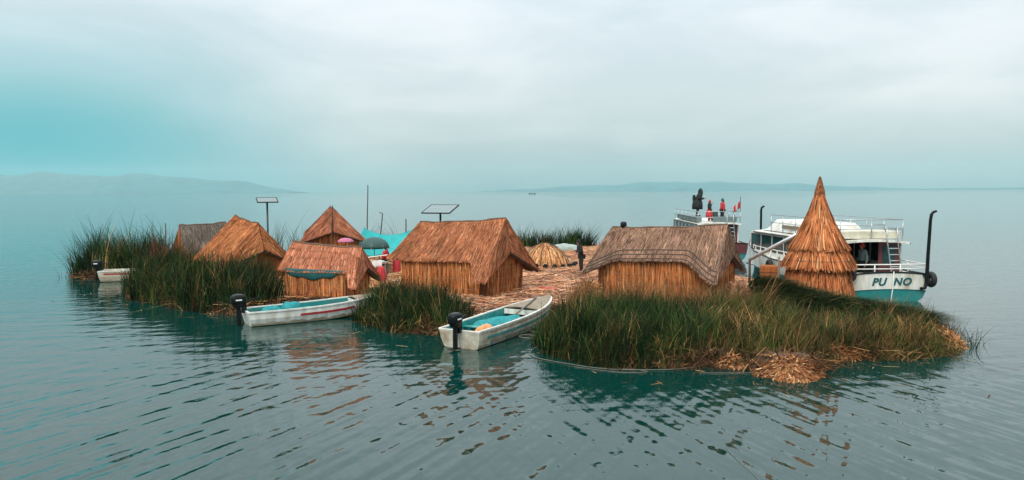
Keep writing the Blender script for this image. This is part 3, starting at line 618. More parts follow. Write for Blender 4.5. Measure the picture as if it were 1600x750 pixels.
# dry straw tuft at the front, with strands flopping outwards
def tuft(name, label, c, r, h, n, pal, wts, w=(.014, .032), ln_=(.35, .85)):
    n = int(n*1.5); a_ = rng.uniform(0, 2*np.pi, n); q = np.sqrt(rng.uniform(0, 1, n)); lump = 1+.25*np.sin(a_*3+c[0])*q
    p = np.stack([c[0]+np.cos(a_)*q*r[0]*lump, c[1]+np.sin(a_)*q*r[1]*lump], 1); zz = c[2]+h*(1-q**2)+rng.uniform(-.02, .06, n)
    th = a_+rng.normal(0, 1.0, n); l = rng.uniform(ln_[0], ln_[1], n)*1.2; d_ = np.stack([np.cos(th), np.sin(th)], 1)
    dz = -2*h*q*np.cos(th-a_)/max(r)*.9+rng.normal(0, .22, n)
    P0 = np.c_[p-d_*l[:, None]*.45, zz-dz*l*.45]; P1 = np.c_[p+d_*l[:, None]*.55, zz+dz*l*.55]
    P0[:, 2] = np.maximum(P0[:, 2], c[2]-.04); P1[:, 2] = np.maximum(P1[:, 2], c[2]-.05-.05*rng.random(n))
    V, F, C = strips(P0, P1, rng.uniform(*w, n), np.stack([np.cos(a_)*q*.5, np.sin(a_)*q*.5, np.ones(n)], 1)+rng.normal(0, .4, (n, 3)), palette(pal, wts, n, .35))
    o = np_mesh(name, V, [F], 'strand', cols=C)
    tag(o, label, 'straw', kind='stuff'); m = MB(); m.lathe([(r[0]*k_, h*(1-k_**2)+c[2]-.04 if k_ < 1 else c[2]-.15) for k_ in (1, .85, .6, .3, .02)], 20, (0, 0, 0), .05)
    co = m.build('straw_core', 'straw_core', o, smooth=True); co.location = (c[0], c[1], 0); co.scale = (1, r[1]/r[0], 1)
    return o
tuft('straw_tuft', 'shaggy heap of dry orange straw at the water below the green reeds', (6.42, 17.0, .0), (.66, .42), .34, 3600, [(.38, .16, .065), (.50, .26, .12), (.26, .10, .042), (.12, .05, .025), (.60, .38, .21)], (4, 3, 3, 2.5, 1), ln_=(.16, .42))
tuft('straw_tuft', 'low dry straw hanging to the water left of the shaggy heap', (5.4, 18.05, .02), (.4, .25), .14, 600, GOLD, (3, 3, 3, 3, 1), ln_=(.2, .45))
tuft('straw_tuft', 'dry brown straw spilling over the shore behind the shaggy heap', (8.1, 18.8, .03), (.8, .3), .18, 1200, GOLD, (2, 1, 3, 6, .4), ln_=(.2, .45))
tuft('straw_tuft', 'dry brown straw fringe beside the sparse water reeds', (11.9, 20.9, .05), (.6, .8), .35, 1900, GOLD, (3, 2, 3, 4, .7), ln_=(.2, .5))
tuft('straw_heap', 'pale orange straw heap leaning at the corner of the grey brown hut', (2.75, 26.6, .3), (.45, .8), .55, 1600, GOLD, (4, 3, 2, 1, 1.5))
tuft('straw_tuft', 'trampled dark straw below the large orange hut by the boat bow', (-.2, 25.3, .1), (1.2, .8), .18, 1500, GOLD, (2, 1, 3, 5, .6), ln_=(.2, .5))
tuft('straw_heap', 'ragged pink straw fall below the gable of the grey brown hut', (7.7, 25.2, .3), (.6, .7), .55, 1800, [(.38, .17, .11), (.5, .27, .18), (.25, .1, .06), (.12, .06, .04)], (3, 2, 3, 2))

# ------------------------------------------------------------------ conical hut
def cone_hut():
    r = empty('conical_hut', (11.49, 27.85, .25)); tag(r, 'tall tiered conical reed hut with pointed top beside the tour boat', 'hut'); base = .25
    tiers = [('lower_tier', [(1.22, 0), (1.20, .5), (1.10, 1.1), (.95, 1.45)]), ('middle_tier', [(1.25, 1.20), (1.16, 1.46), (.98, 1.85), (.80, 2.2)]), ('upper_tier', [(1.01, 1.90), (.86, 2.18), (.62, 2.65), (.37, 3.2), (.21, 3.6), (.13, 3.95)])]
    for nm, prof in tiers:
        m = MB(); m.lathe(prof, 36, jit=.012); part = m.build(nm, 'straw_core', r, smooth=True)
        n = 2600; zz = [p[1] for p in prof]; rr = [p[0] for p in prof]; a_ = rng.uniform(0, 2*np.pi, n); z1 = rng.uniform(zz[0]-.07, zz[-1]-.05, n); z1 = np.where(rng.random(n) < .22, zz[0]+rng.uniform(-.12, .03, n), z1)
        z0_ = np.minimum(z1+rng.uniform(.3, .8, n), zz[-1]); f_ = lambda z: np.interp(z, zz, rr); fl = rng.uniform(.01, .05, n)+np.where(z1 < zz[0]+.1, rng.uniform(0, .10, n), 0)
        P0 = np.stack([np.cos(a_)*(f_(z0_)+.01), np.sin(a_)*(f_(z0_)+.01), z0_], 1); a2 = a_+rng.normal(0, .025, n)
        P1 = np.stack([np.cos(a2)*(f_(z1)+fl), np.sin(a2)*(f_(z1)+fl), z1], 1); nn = np.stack([np.cos(a_), np.sin(a_), np.full(n, .3)], 1)+rng.normal(0, .25, (n, 3))
        V, F, C = strips(P0, P1, rng.uniform(.02, .05, n), nn, palette(*SETS['orange'], n)); s = np_mesh('thatch', V, [F], 'strand', part, C); s['kind'] = 'stuff'
        zr = zz[0]+.26; m = MB(); m.torus((0, 0, zr), float(f_(zr))+.035, .016, 'z', 36, 5); m.build('binding_rope', 'pole_wood', part)
    m = MB(); m.lathe([(.16, 3.86), (.19, 3.95), (.15, 4.0), (.085, 4.25), (.05, 4.5), (.03, 4.53)], 12, jit=.05); sp = m.build('spire', 'straw_core', r)
    n = 260; a_ = rng.uniform(0, 6.28, n); z1 = rng.uniform(3.82, 4.3, n); z0_ = z1+rng.uniform(.15, .3, n); f_ = lambda z: np.interp(z, [3.82, 3.95, 4.25, 4.55], [.18, .17, .085, .035])
    P0 = np.stack([np.cos(a_)*f_(z0_), np.sin(a_)*f_(z0_), z0_], 1); P1 = np.stack([np.cos(a_)*(f_(z1)+.03), np.sin(a_)*(f_(z1)+.03), z1], 1)
    V, F, C = strips(P0, P1, rng.uniform(.015, .03, n), np.stack([np.cos(a_), np.sin(a_), 0*a_], 1)+rng.normal(0, .1, (n, 3)), palette(*SETS['rust'], n)); s = np_mesh('thatch', V, [F], 'strand', sp, C); s['kind'] = 'stuff'
cone_hut()
# straw dome in the yard
def dome():
    c = (1.75, 39.6); r = empty('straw_dome', (c[0], c[1], .3)); tag(r, 'low domed straw shelter in the yard behind the large orange hut', 'shelter')
    prof = [(1.30, 0), (1.18, .38), (.92, .78), (.55, 1.08), (.15, 1.24)]; m = MB(); m.lathe(prof, 28, jit=.015); sh = m.build('shell', 'straw_gold', r, smooth=True)
    n = 1600; a_ = rng.uniform(0, 6.28, n); z1 = rng.uniform(-.02, 1.05, n); z0_ = np.minimum(z1+rng.uniform(.2, .5, n), 1.24); f_ = lambda z: np.interp(z, [p[1] for p in prof], [p[0] for p in prof])
    P0 = np.stack([np.cos(a_)*(f_(z0_)+.015), np.sin(a_)*(f_(z0_)+.015), z0_], 1); P1 = np.stack([np.cos(a_)*(f_(z1)+.05), np.sin(a_)*(f_(z1)+.05), z1], 1)
    V, F, C = strips(P0, P1, rng.uniform(.03, .07, n), np.stack([np.cos(a_), np.sin(a_), 0*a_+.5], 1)+rng.normal(0, .2, (n, 3)), palette(GOLD, (4, 4, 2, 1, 2), n)); s = np_mesh('thatch', V, [F], 'strand', sh, C); s['kind'] = 'stuff'
    for k_ in range(14):
        q = 2*math.pi*k_/14; m = MB(); m.tube([((p[0]+.05)*math.cos(q), (p[0]+.05)*math.sin(q), p[1]) for p in prof], .018, 5); m.build('rib', 'pole_wood', r)
dome()
for k_ in range(7):
    a_ = -1.9+k_*.30; m = MB(); m.lathe([(.07, 0), (.13, .06), (.14, .14), (.09, .20), (.10, .23)], 12); o = m.build('clay_pot', 'black_plastic', smooth=True); q = (1.75+1.62*math.cos(a_), 39.6+1.62*math.sin(a_))
    o.location = (*q, float(ground_z(np.array([q]))[0])-.01); tag(o, 'small dark pot in the row around the straw dome, '+('at the large orange hut end', 'second from the large orange hut', 'third from the large orange hut', 'in the middle of the row', 'third from the pale canvas end', 'second from the pale canvas end', 'at the pale canvas end')[k_], 'pot', 'pots around the straw dome')

# ------------------------------------------------------------------ small boats
def outboard(root, x, z, s=1.0, tilt=0):
    m = MB(); m.superell((0, 0, .02), (.20*s, .135*s, .15*s), .55); m.superell((.02, 0, -.12*s), (.15*s, .11*s, .07*s), .5); cw = m.build('outboard_motor', 'black_plastic', root, smooth=True); cw.location = (x-.22, 0, z+.30*s); cw.rotation_euler = (0, tilt, 0)
    m = MB(); m.superell((0, 0, .145*s), (.13*s, .085*s, .03*s), .6); m.build('cowl_lid', 'dark_metal', cw, smooth=True)
    m = MB(); m.box((-.01, -.134*s, .03), (.16*s, .012, .035*s)); m.box((-.01, .134*s, .03), (.16*s, .012, .035*s)); m.build('cowl_stripe', 'white_plain', cw)
    m = MB(); m.box((0, 0, -.42*s), (.11*s, .08*s, .60*s)); m.box((-.06*s, 0, -.70*s), (.34*s, .20*s, .02)); m.box((.14*s, 0, -.20*s), (.12*s, .16*s, .28*s)); m.build('motor_leg', 'black_plastic', cw, bevel=.015)
    m = MB(); m.tube([(.14*s, 0, -.02), (.55*s, .05, .04)], .018, 6); m.build('tiller', 'black_plastic', cw)
    m = MB()
    for k_ in range(3): m.box((-.20*s, math.cos(k_*2.09)*.07, -.82*s+math.sin(k_*2.09)*.07), (.02, .06, .06))
    m.box((-.05*s, 0, -.82*s), (.28*s, .06, .08*s)); m.build('propeller', 'dark_metal', cw)
def skiff(label, loc, heading, L, beam, zs, zb, hullm, linem, railm, deckm, stripes=(), deck_t=.74, ribs=0, motor=True, thwarts=(.3, .52), toe=.02, mscale=1.0, pitch=0):
    r = empty('motor_boat', (loc[0], loc[1], 0), heading); r.rotation_euler = (0, pitch, heading); tag(r, label, 'boat', 'small boats moored at the island')
    T = [0, .25, .5, .68, .8, .9, .96, 1]; Bm = [.90, 1, 1, .90, .72, .46, .26, .04]
    b = lambda t: beam/2*float(np.interp(t, T, Bm)); zS = lambda t: zs+(zb-zs)*t**2.4; zc = lambda t: .02+.45*zb*max(0, (t-.45)/.55)**2.2; zk = lambda t: -.10+.62*zb*max(0, (t-.4)/.6)**2.4
    xx = lambda t, z: L*t - (.10*(z/zs) if t < .02 else 0)*1.0 - max(0, t-.9)/.1*(.30*(1-z/zb))
    def sec(t, inset=0):
        bb = max(b(t)-inset, .01); return [(xx(t, zS(t)), bb, zS(t)), (xx(t, (zS(t)+zc(t))/2), bb*.97, (zS(t)+zc(t))/2), (xx(t, zc(t)), bb*.84, zc(t)+inset*.3), (xx(t, zk(t)), 0, zk(t)+inset*.6)]
    ts = np.linspace(0, 1, 25)
    def shell(inset, ts):
        m = MB(); rows = []
        for t in ts:
            s_ = sec(t, inset); rows.append([(p[0], -p[1], p[2]) for p in s_]+[(p[0], p[1], p[2]) for p in s_[-2::-1]])
        vs = [p for q in rows for p in q]; k_ = 7; m.add(vs, [[i*k_+j, (i+1)*k_+j, (i+1)*k_+j+1, i*k_+j+1] for i in range(len(rows)-1) for j in range(k_-1)]+[list(range(k_))]); return m
    shell(0, ts).build('hull', hullm, r, solid=.02)
    shell(.045, np.linspace(.012, .97, 20)).build('lining', linem, r)
    m = MB(); m.grid(lambda u, v: (L*(.02+u*.9), (v*2-1)*(b(.02+u*.9)*.86-.04), .05+max(0, zc(.02+u*.9)-.02)), 16, 2); m.build('floor', linem, r)
    for sd in (-1, 1):
        m = MB(); pts = [(xx(t, zS(t)), sd*(b(t)-.01), zS(t)+.012) for t in ts]; rows = []
        for i, p in enumerate(pts): rows += [(p[0], p[1]-.035, p[2]-.022), (p[0], p[1]+.035, p[2]-.022), (p[0], p[1]+.035, p[2]+.022), (p[0], p[1]-.035, p[2]+.022)]
        m.add(rows, [[i*4+j, (i+1)*4+j, (i+1)*4+(j+1) % 4, i*4+(j+1) % 4] for i in range(len(pts)-1) for j in range(4)]+[[3, 2, 1, 0], [len(rows)-4+j for j in range(4)]]); m.build('gunwale', railm, r)
    m = MB(); m.box((-.06, 0, zs-.005), (.07, 2*b(0), .05)); m.build('transom_cap', railm, r)
    m = MB(); m.grid(lambda u, v: (xx(deck_t+(1-deck_t)*u, 9) if False else L*(deck_t+(1-deck_t)*u), (v*2-1)*(b(deck_t+(1-deck_t)*u)-.03), zS(deck_t+(1-deck_t)*u)+.05*(1-(v*2-1)**2)), 12, 8); m.build('foredeck', deckm, r, solid=.03)
    m = MB(); m.box((L*deck_t-.01, 0, zS(deck_t)-.09), (.03, 2*b(deck_t)-.12, .16)); m.build('deck_beam', railm, r)
    for t in thwarts: m = MB(); m.box((L*t, 0, zS(t)-.14), (.22, 2*b(t)-.10, .035)); m.build('thwart', linem, r, bevel=.006)
    for i in range(ribs):
        t = .12+i*.14
        for sd in (-1, 1): m = MB(); m.box((L*t, sd*(b(t)-.065), zS(t)*.52), (.045, .03, zS(t)*.86)); m.build('rib', linem, r)
    for (t0, t1, f0, f1, smat) in stripes:
        for sd in (-1, 1):
            def sp(u, v):
                t = t0+(t1-t0)*u; s_ = sec(t); f = f0+(f1-f0)*v; f *= 2; p, q = (s_[0], s_[1]) if f <= 1 else (s_[1], s_[2]); f = f if f <= 1 else f-1
                return (p[0]+(q[0]-p[0])*f, sd*(p[1]+(q[1]-p[1])*f+.008), p[2]+(q[2]-p[2])*f)
            m = MB(); m.grid(sp, 30, 3); m.build('stripe', smat, r)
    for sd in (-1, 1):
        def gp(u, v):
            t = .004+.80*u; s_ = sec(t); f = .62+.36*v+.10*math.sin(u*31+sd)*(1-v)+.07*math.sin(u*67)*(1-v); p, q = s_[1], s_[2]
            return (p[0]+(q[0]-p[0])*f, sd*(p[1]+(q[1]-p[1])*f+.005), p[2]+(q[2]-p[2])*f)
        m = MB(); m.grid(gp, 60, 2); m.build('waterline_grime', 'grime', r)
    if motor: outboard(r, -.06, zs, mscale)
    return r, (b, zS, L)
sk1, _ = skiff('half-hidden weathered white motor boat beside the wind-bent tall reeds', (-20.05, 36.35), R(11), 3.4, 1.15, .50, .62, 'cream_paint', 'cream_paint', 'white_paint', 'deck_grey', [(.05, .5, .16, .30, 'red_paint')], thwarts=(.35,), mscale=1.15)
sk2, _ = skiff('white motor boat with red side stripe before the low small hut', (-8.62, 24.05), R(31.5), 4.55, 1.30, .46, .66, 'white_paint', 'teal_hull', 'white_paint', 'deck_grey', [(.34, .76, .34, .50, 'red_paint')], deck_t=.78, thwarts=(.45,), mscale=1.2)
sk3, _ = skiff('worn cream motor boat with turquoise inside and orange sack', (-1.42, 20.25), R(62), 5.75, 1.42, .50, .70, 'worn_white', 'teal_paint', 'white_paint', 'deck_grey', [(.06, .90, .36, .52, 'teal_paint'), (.08, .94, .14, .20, 'deck_grey'), (.10, .94, .72, .77, 'deck_grey')], deck_t=.63, ribs=4, thwarts=(.22,), mscale=1.12, pitch=0)
def heap(name, label, cat, loc, r, mtl, rz=0, sq=1.0, n=22, parent=None):
    m = MB(); ph = [random.uniform(0, 6) for _ in range(6)]
    prof = []
    for i in range(11):
        f = i/10; zz = math.sin(f*math.pi/2); rr = math.cos(f*math.pi/2)**.7
        for k_ in range(n):
            a_ = 2*math.pi*k_/n; w_ = 1+.16*math.sin(3*a_+ph[0]+f*3)+.10*math.sin(5*a_+ph[1]-f*4)+.07*math.sin(9*a_+ph[2]+7*f)
            prof.append((r[0]*rr*w_*math.cos(a_), r[1]*rr*w_*math.sin(a_), r[2]*zz*(1+.15*math.sin(2*a_+ph[3])*rr+.1*math.sin(4*a_+ph[4])*rr)))
    m.add(prof, [[i*n+k_, i*n+(k_+1) % n, (i+1)*n+(k_+1) % n, (i+1)*n+k_] for i in range(10) for k_ in range(n)]+[list(range(n))[::-1]])
    o = m.build(name, mtl, smooth=True); o.location = loc; o.rotation_euler = (0, 0, rz); tag(o, label, cat); return o
def inboat(root, x, y, z=.06):
    a_ = root.rotation_euler.z; return (root.location.x+x*math.cos(a_)-y*math.sin(a_), root.location.y+x*math.sin(a_)+y*math.cos(a_), z)
heap('net_heap', 'crumpled turquoise net near the motor of the red-striped boat', 'net', inboat(sk2, .75, .1), (.38, .34, .48), 'teal_net', .4)
heap('net_heap', 'crumpled turquoise net bulging amidships in the red-striped boat', 'net', inboat(sk2, 1.4, .08), (.36, .36, .56), 'teal_net', 1.4)
heap('net_heap', 'turquoise net heaped beside the orange sack in the worn cream boat', 'net', inboat(sk3, 1.75, .12), (.48, .46, .46), 'teal_net', .4)
heap('net_heap', 'spread turquoise net before the foredeck of the worn cream boat', 'net', inboat(sk3, 2.9, .15), (.75, .50, .38), 'teal_net', .2)
heap('sack', 'orange plastic sack lying in the stern of the worn cream boat', 'sack', inboat(sk3, .95, -.22), (.36, .24, .46), 'orange_bag', .9)
def fuel_can(label, loc, rz, mtl):
    r = empty('fuel_can', loc, rz); tag(r, label, 'can')
    m = MB(); m.box((0, 0, .13), (.34, .22, .26)); m.build('can_body', mtl, r, bevel=.04); m = MB(); m.tube([(-.08, 0, .26), (-.06, 0, .31), (.06, 0, .31), (.08, 0, .26)], .014, 6); m.build('can_handle', 'black_plastic', r)
    m = MB(); m.lathe([(.03, .25), (.03, .29), (.02, .295)], 10, (.12, 0, 0)); m.build('can_cap', 'black_plastic', r)
fuel_can('red fuel can beside the motor in the worn cream boat', inboat(sk3, .42, .32, .05), 1.0, 'red_paint')
fuel_can('red fuel can beside the motor in the red-striped boat', inboat(sk2, .38, -.25, .05), .4, 'red_paint')
p0 = Vector(inboat(sk3, 5.1, .18, .76)); p1 = Vector(inboat(sk3, 2.5, -.42, .62)); m = MB(); m.tube([Vector((0, 0, 0)), (p1-p0)*.5, p1-p0], .028, 7); o = m.build('oar', 'hose', smooth=True); o.location = p0; tag(o, 'pale wooden oar lying across the foredeck of the worn cream boat', 'oar')

# ------------------------------------------------------------------ tour boats
def text_mesh(s_, size, mtl, parent, loc, rot, shear=.25):
    cu = bpy.data.curves.new('lettering', 'FONT'); cu.body = s_; cu.size = size; cu.extrude = .012; cu.offset = size*.028; cu.shear = shear; cu.align_x = 'CENTER'; cu.space_character = 1.1
    t = bpy.data.objects.new('tmp', cu); COL.objects.link(t); bpy.context.view_layer.update()
    me = bpy.data.meshes.new_from_object(t.evaluated_get(bpy.context.evaluated_depsgraph_get())); bpy.data.objects.remove(t)
    me.materials.clear(); me.materials.append(M[mtl]); me.name = 'lettering'; return place(link(bpy.data.objects.new('lettering', me), parent), parent, loc, rot)
def rail(parent, pts, zb, zt_, r=.022, mtl='steel', mids=(.5,), posts=None, name='railing'):
    m = MB(); up = lambda p, z: (p[0], p[1], z if not callable(z) else z(p))
    m.tube([up(p, zt_) for p in pts], r, 6)
    for f in mids: m.tube([up(p, zb+(zt_-zb)*f) for p in pts], r*.85, 6)
    P = posts or pts
    for p in P: m.tube([up(p, zb-.03), up(p, zt_)], r, 6)
    return m.build(name, mtl, parent, smooth=True)
def dens(pts, d):
    o_ = []
    for a_, b_ in zip(pts, pts[1:]):
        n = max(1, int(math.dist(a_, b_)/d)); o_ += [(a_[0]+(b_[0]-a_[0])*k/n, a_[1]+(b_[1]-a_[1])*k/n) for k in range(n)]
    return o_+[pts[-1]]
def tour_boat(label, loc, rz, puno):
    r = empty('tour_boat', (loc[0], loc[1], 0), rz); tag(r, label, 'boat', 'tour boats moored behind the island')
    st = [(0, 1.50, 1.03), (1.5, 1.60, 1.0), (4, 1.68, 1.0), (7, 1.68, 1.05), (9.5, 1.5, 1.2), (11.5, 1.05, 1.4), (12.8, .5, 1.6), (13.6, .05, 1.74)]
    ys_ = np.linspace(0, 13.6, 28); bf = lambda y: float(np.interp(y, [s[0] for s in st], [s[1] for s in st])); zf = lambda y: float(np.interp(y, [s[0] for s in st], [s[2] for s in st]))
    zb_ = lambda y: .40+.25*max(0, (y-8)/5.6)**2
    def upper(y): b, z = bf(y), zf(y); return [(b, z), (b*.985, z*.4+zb_(y)*.6+.1), (b*.935, zb_(y))]
    def lower(y): b = bf(y); k = 1-.5*max(0, (y-8)/5.6); return [(b*.935, zb_(y)), (b*.86*k, .14), (b*.70*k, -.05), (b*.40*k, -.28), (0, -.42)]
    def skin(fn, nm, mt, ext=None):
        for sd in (-1, 1):
            m = MB(); k_ = len(fn(0)); vs = [(sd*p[0], y-(0 if y > .01 else 0), p[1]) for y in ys_ for p in fn(y)]
            m.add(vs, [[i*k_+j, (i+1)*k_+j, (i+1)*k_+j+1, i*k_+j+1] for i in range(len(ys_)-1) for j in range(k_-1)])
            m.build(nm, mt, r, smooth=True)
    skin(upper, 'hull_side', 'white_paint' if puno else 'cream_paint'); skin(lower, 'hull_bottom', 'teal_hull')
    u = upper(0); l = lower(0); cam_ = .10
    m = MB(); top = [(x, -.0, 1.03+cam_*(1-(x/1.5)**2)) for x in np.linspace(-1.5, 1.5, 13)]
    m.add(top+[(p[0], 0, p[1]) for p in u[1:]]+[(x, 0, .40+.07*(1-(x/1.4)**2)) for x in np.linspace(1.3, -1.3, 11)]+[(-p[0], 0, p[1]) for p in u[:0:-1]], [list(range(13+2+11+2))]); m.build('transom', 'white_paint' if puno else 'maroon', r)
    m = MB(); m.add([(-p[0], 0, p[1]) for p in l]+[(p[0], 0, p[1]) for p in l[-2::-1]]+[(x, 0, .40+.07*(1-(x/1.4)**2)) for x in np.linspace(1.3, -1.3, 11)], [list(range(9+11))]); m.build('transom_bottom', 'teal_hull', r)
    m = MB(); m.tube([(x, -.012, .405+.07*(1-(x/1.4)**2)) for x in np.linspace(-1.38, 1.38, 13)], .016, 5); m.build('boot_line', 'lettering', r)
    m = MB(); m.tube([(x, -.01, 1.035+cam_*(1-(x/1.5)**2)) for x in np.linspace(-1.52, 1.52, 13)], .032, 6); m.build('rub_rail', 'black_plastic', r)
    for sd in (-1, 1): m = MB(); m.tube([(sd*bf(y), y, zf(y)+.005) for y in ys_], .032, 6); m.build('rub_rail', 'black_plastic' if puno else 'maroon', r)
    # decks
    m = MB(); m.grid(lambda u_, v: ((v*2-1)*(bf(.02+u_*1.1)-.03), .02+u_*1.1, 1.0+cam_*(1-(v*2-1)**2)*(1-u_)), 4, 8); m.build('stern_deck', 'white_paint', r, solid=.04)
    m = MB(); m.grid(lambda u_, v: ((v*2-1)*max(bf(10.6+u_*2.95)-.03, .01), 10.6+u_*2.95, zf(10.6+u_*2.95)-.02), 10, 4); m.build('bow_deck', 'white_paint', r, solid=.04)
    for sd in (-1, 1):
        m = MB(); m.grid(lambda u_, v: (sd*(1.2+(bf(1.1+u_*9.6)-1.22)*v), 1.1+u_*9.6, zf(1.1+u_*9.6)-.02), 20, 1); m.build('side_deck', 'white_paint', r, solid=.04)
    m = MB(); m.box((0, 6.2, .42), (2.5, 10.4, .05)); m.build('floor', 'interior_dark', r)
    # cabin
    zr = 2.22; W = 1.25; y0, y1 = 1.5, 10.6
    for sd in (-1, 1):
        m = MB(); m.box((sd*W, (y0+y1)/2, .86), (.06, y1-y0, .84)); m.box((sd*W, (y0+y1)/2, 2.14), (.06, y1-y0, .12)); n = 6; wl = (y1-y0-.9)/n
        for k_ in range(n+1): m.box((sd*W, y0+.9+k_*wl, 1.68), (.06, .10, .80))
        m.box((sd*W, y0+.05, 1.68), (.06, .10, .80))
        m.build('cabin_side', 'white_paint', r)
        for k_ in range(n):
            m = MB(); m.box((sd*(W+.0), y0+.9+(k_+.5)*wl, 1.68), (.02, wl-.10, .80)); w_ = m.build('window', 'glass_dark', r)
            m = MB()
            for dz in (-.385, .385): m.box((sd*(W+.035), y0+.9+(k_+.5)*wl, 1.68+dz), (.012, wl-.11, .025))
            for dy in (-1, 1): m.box((sd*(W+.035), y0+.9+(k_+.5)*wl+dy*(wl/2-.068), 1.68), (.012, .025, .745))
            m.build('window_frame', 'dark_metal', w_)
    m = MB(); m.add([(-W, y1, .9), (W, y1, .9), (W, y1, 1.28), (-W, y1, 1.28), (W, y1-.45, 2.2), (-W, y1-.45, 2.2)], [[0, 1, 2, 3], [3, 2, 4, 5]]); m.build('windscreen', 'glass_dark', r, solid=.03)
    m = MB(); m.box((.80, y0, 1.32), (.84, .05, 1.75)); bk = m.build('rear_panel', 'maroon', r)
    m = MB(); m.box((.78, y0-.03, 1.68), (.46, .02, .72)); m.build('rear_window', 'glass_dark', bk)
    m = MB(); m.box((-1.12, y0, 1.32), (.22, .05, 1.75)); m.build('rear_panel', 'maroon', r)
    m = MB(); m.box((0, 5.2, 1.3), (2.4, .05, 1.7)); m.build('bulkhead', 'interior_dark', r)
    m = MB(); m.grid(lambda u_, v: ((v*2-1)*1.36, 1.05+u_*9.0, zr+.10*(1-(v*2-1)**2)), 12, 10); m.build('roof', 'white_paint', r, solid=.09)
    m = MB()
    for sd in (-1, 1): m.box((sd*1.37, 5.55, zr-.06), (.03, 9.0, .05))
    m.build('gutter', 'dark_metal', r)
    if puno:
        m = MB(); m.grid(lambda u_, v: ((v*2-1)*1.10, 3.0+u_*6.6, zr+.08+.55*min(1, 8*min(u_*.8, 1-u_))*min(1, 6*min(v, 1-v))), 30, 24); m.build('roof_house', 'white_paint', r, smooth=True)
        m = MB(); m.box((-1.04, 6.0, zr+.34), (.05, 2.6, .16)); m.build('roof_vent', 'deck_grey', r, bevel=.02)
        m = MB(); m.box((0, 2.2, zr+.26), (2.3, 1.7, .30)); m.build('roof_coaming', 'cream_paint', r, bevel=.03)
        pts = dens([(-1.2, 8.2), (-1.2, 1.3), (1.2, 1.3), (1.2, 8.2)], 1.2); rail(r, pts, zr+.05, 3.10, mids=(.55,))
        pts = dens([(-1.0, 5.2), (-1.0, 2.0), (.9, 2.0)], 1.1); rail(r, pts, zr+.05, 2.86, mids=(.5,), name='inner_railing')
    else:
        pts = dens([(-1.3, 9.8), (-1.3, 1.2), (1.3, 1.2), (1.3, 9.8)], 1.3); rail(r, pts, zr+.02, 2.98, mids=(.5,))
        for sd in (-1, 1): m = MB(); m.box((sd*1.1, 5.5, zr+.25), (.35, 7.2, .32)); m.build('roof_bench', 'cloth_grey', r, bevel=.03)
        m = MB(); m.box((.35, 1.32, zr+.26), (1.4, .28, .34)); m.build('roof_bench', 'cloth_grey', r, bevel=.03)
        m = MB(); m.lathe([(.20, 0), (.22, .2), (.22, .62), (.20, .66)], 16, (.1, 3.0, zr+.06)); m.build('deck_barrel', 'umbrella_green', r, smooth=True)
    # ladder, stern rail
    m = MB()
    for x in (.46, .86): m.tube([(x+.05, .75, 1.05), (x, 1.02, 2.3), (x, 1.05, 2.72), (x+.06, 1.18, 2.82), (x+.16, 1.45, 2.74), (x+.16, 1.5, 2.3)], .024, 6)
    m.build('ladder_rail', 'steel', r, smooth=True)
    for k_ in range(5): m = MB(); z = 1.25+k_*.24; m.tube([(.49, .92-.06*(2-k_)*.5, z), (.88, .92-.06*(2-k_)*.5, z)], .02, 6); m.build('rung', 'steel', r)
    if puno:
        P = dens([(-1.52, 3.0), (-1.50, 1.4), (-1.42, .08), (1.42, .08), (1.50, 1.4), (1.52, 3.0)], .72); rail(r, P, 1.05, 1.42, r=.026, mtl='white_plain', mids=(.55,), name='stern_railing')
        P = [(-bf(y)+.06, y) for y in np.linspace(3.2, 12.6, 13)]; rail(r, P, 1.05, 1.48, r=.022, mtl='white_plain', mids=(), name='side_railing')
        for s_, x in (('PU', -.36), ('NO', .50)): text_mesh(s_, .40, 'lettering', r, (x, -.012, .635), (R(90), 0, 0))
        m = MB(); m.tube([(.17, -.04, 1.16), (.16, -.05, .7), (.10, -.06, .2), (.06, -.08, -.05)], .02, 6); m.build('stern_rope', 'white_plain', r, smooth=True)
        m = MB(); m.tube([(1.14, -.10, .50), (1.30, -.10, .53), (1.36, -.10, .72), (1.38, -.10, 1.76), (1.43, -.10, 3.12), (1.46, -.10, 3.34), (1.53, -.10, 3.44), (1.64, -.10, 3.47)], [.06, .06, .07, .062, .055, .055, .05, .045], 10); m.build('exhaust_pipe', 'black_plastic', r, smooth=True)
        m = MB(); m.box((1.36, -.03, 1.0), (.2, .1, .06)); m.build('pipe_clamp', 'dark_metal', r)
        for c, ax in (((1.66, .15, .82), 'x'), ((-1.55, -.14, 1.06), 'y'), ((-1.86, 6.6, .75), 'x'), ((-1.75, 3.6, 1.15), 'x')):
            m = MB(); m.torus(c, .21, .105, ax); m.build('tyre', 'rubber', r, smooth=True)
        m = MB(); m.tube([(0.05, 12.9, 1.5), (.05, 12.9, 3.2), (.08, 12.9, 3.34), (.2, 12.9, 3.42)], .06, 8); m.build('bow_pipe', 'black_plastic', r, smooth=True)
    else:
        m = MB(); m.tube([(1.3, 1.2, 2.2), (1.3, 1.2, 3.9)], .02, 6); fs = m.build('flag_staff', 'maroon', r)
        for k_, mt in enumerate(('red_cloth', 'white_cloth', 'red_cloth')):
            m = MB(); m.grid(lambda u_, v: (1.28-(k_+u_)*.13, 1.2+.04*math.sin((k_+u_)*3), 3.62-.14*(k_+u_)*.8-.42*v), 4, 4); m.build('flag', mt, fs, smooth=True, solid=.006)
    r.scale = (1.07, 1, 1.0) if puno else (1, 1, 1)
    return r
puno = tour_boat('white tour boat with teal bottom and dark stern lettering', (14.45, 28.45), R(3), True)
second = tour_boat('tour boat with people standing on its railed roof', (12.9, 45.4), R(-3), False)

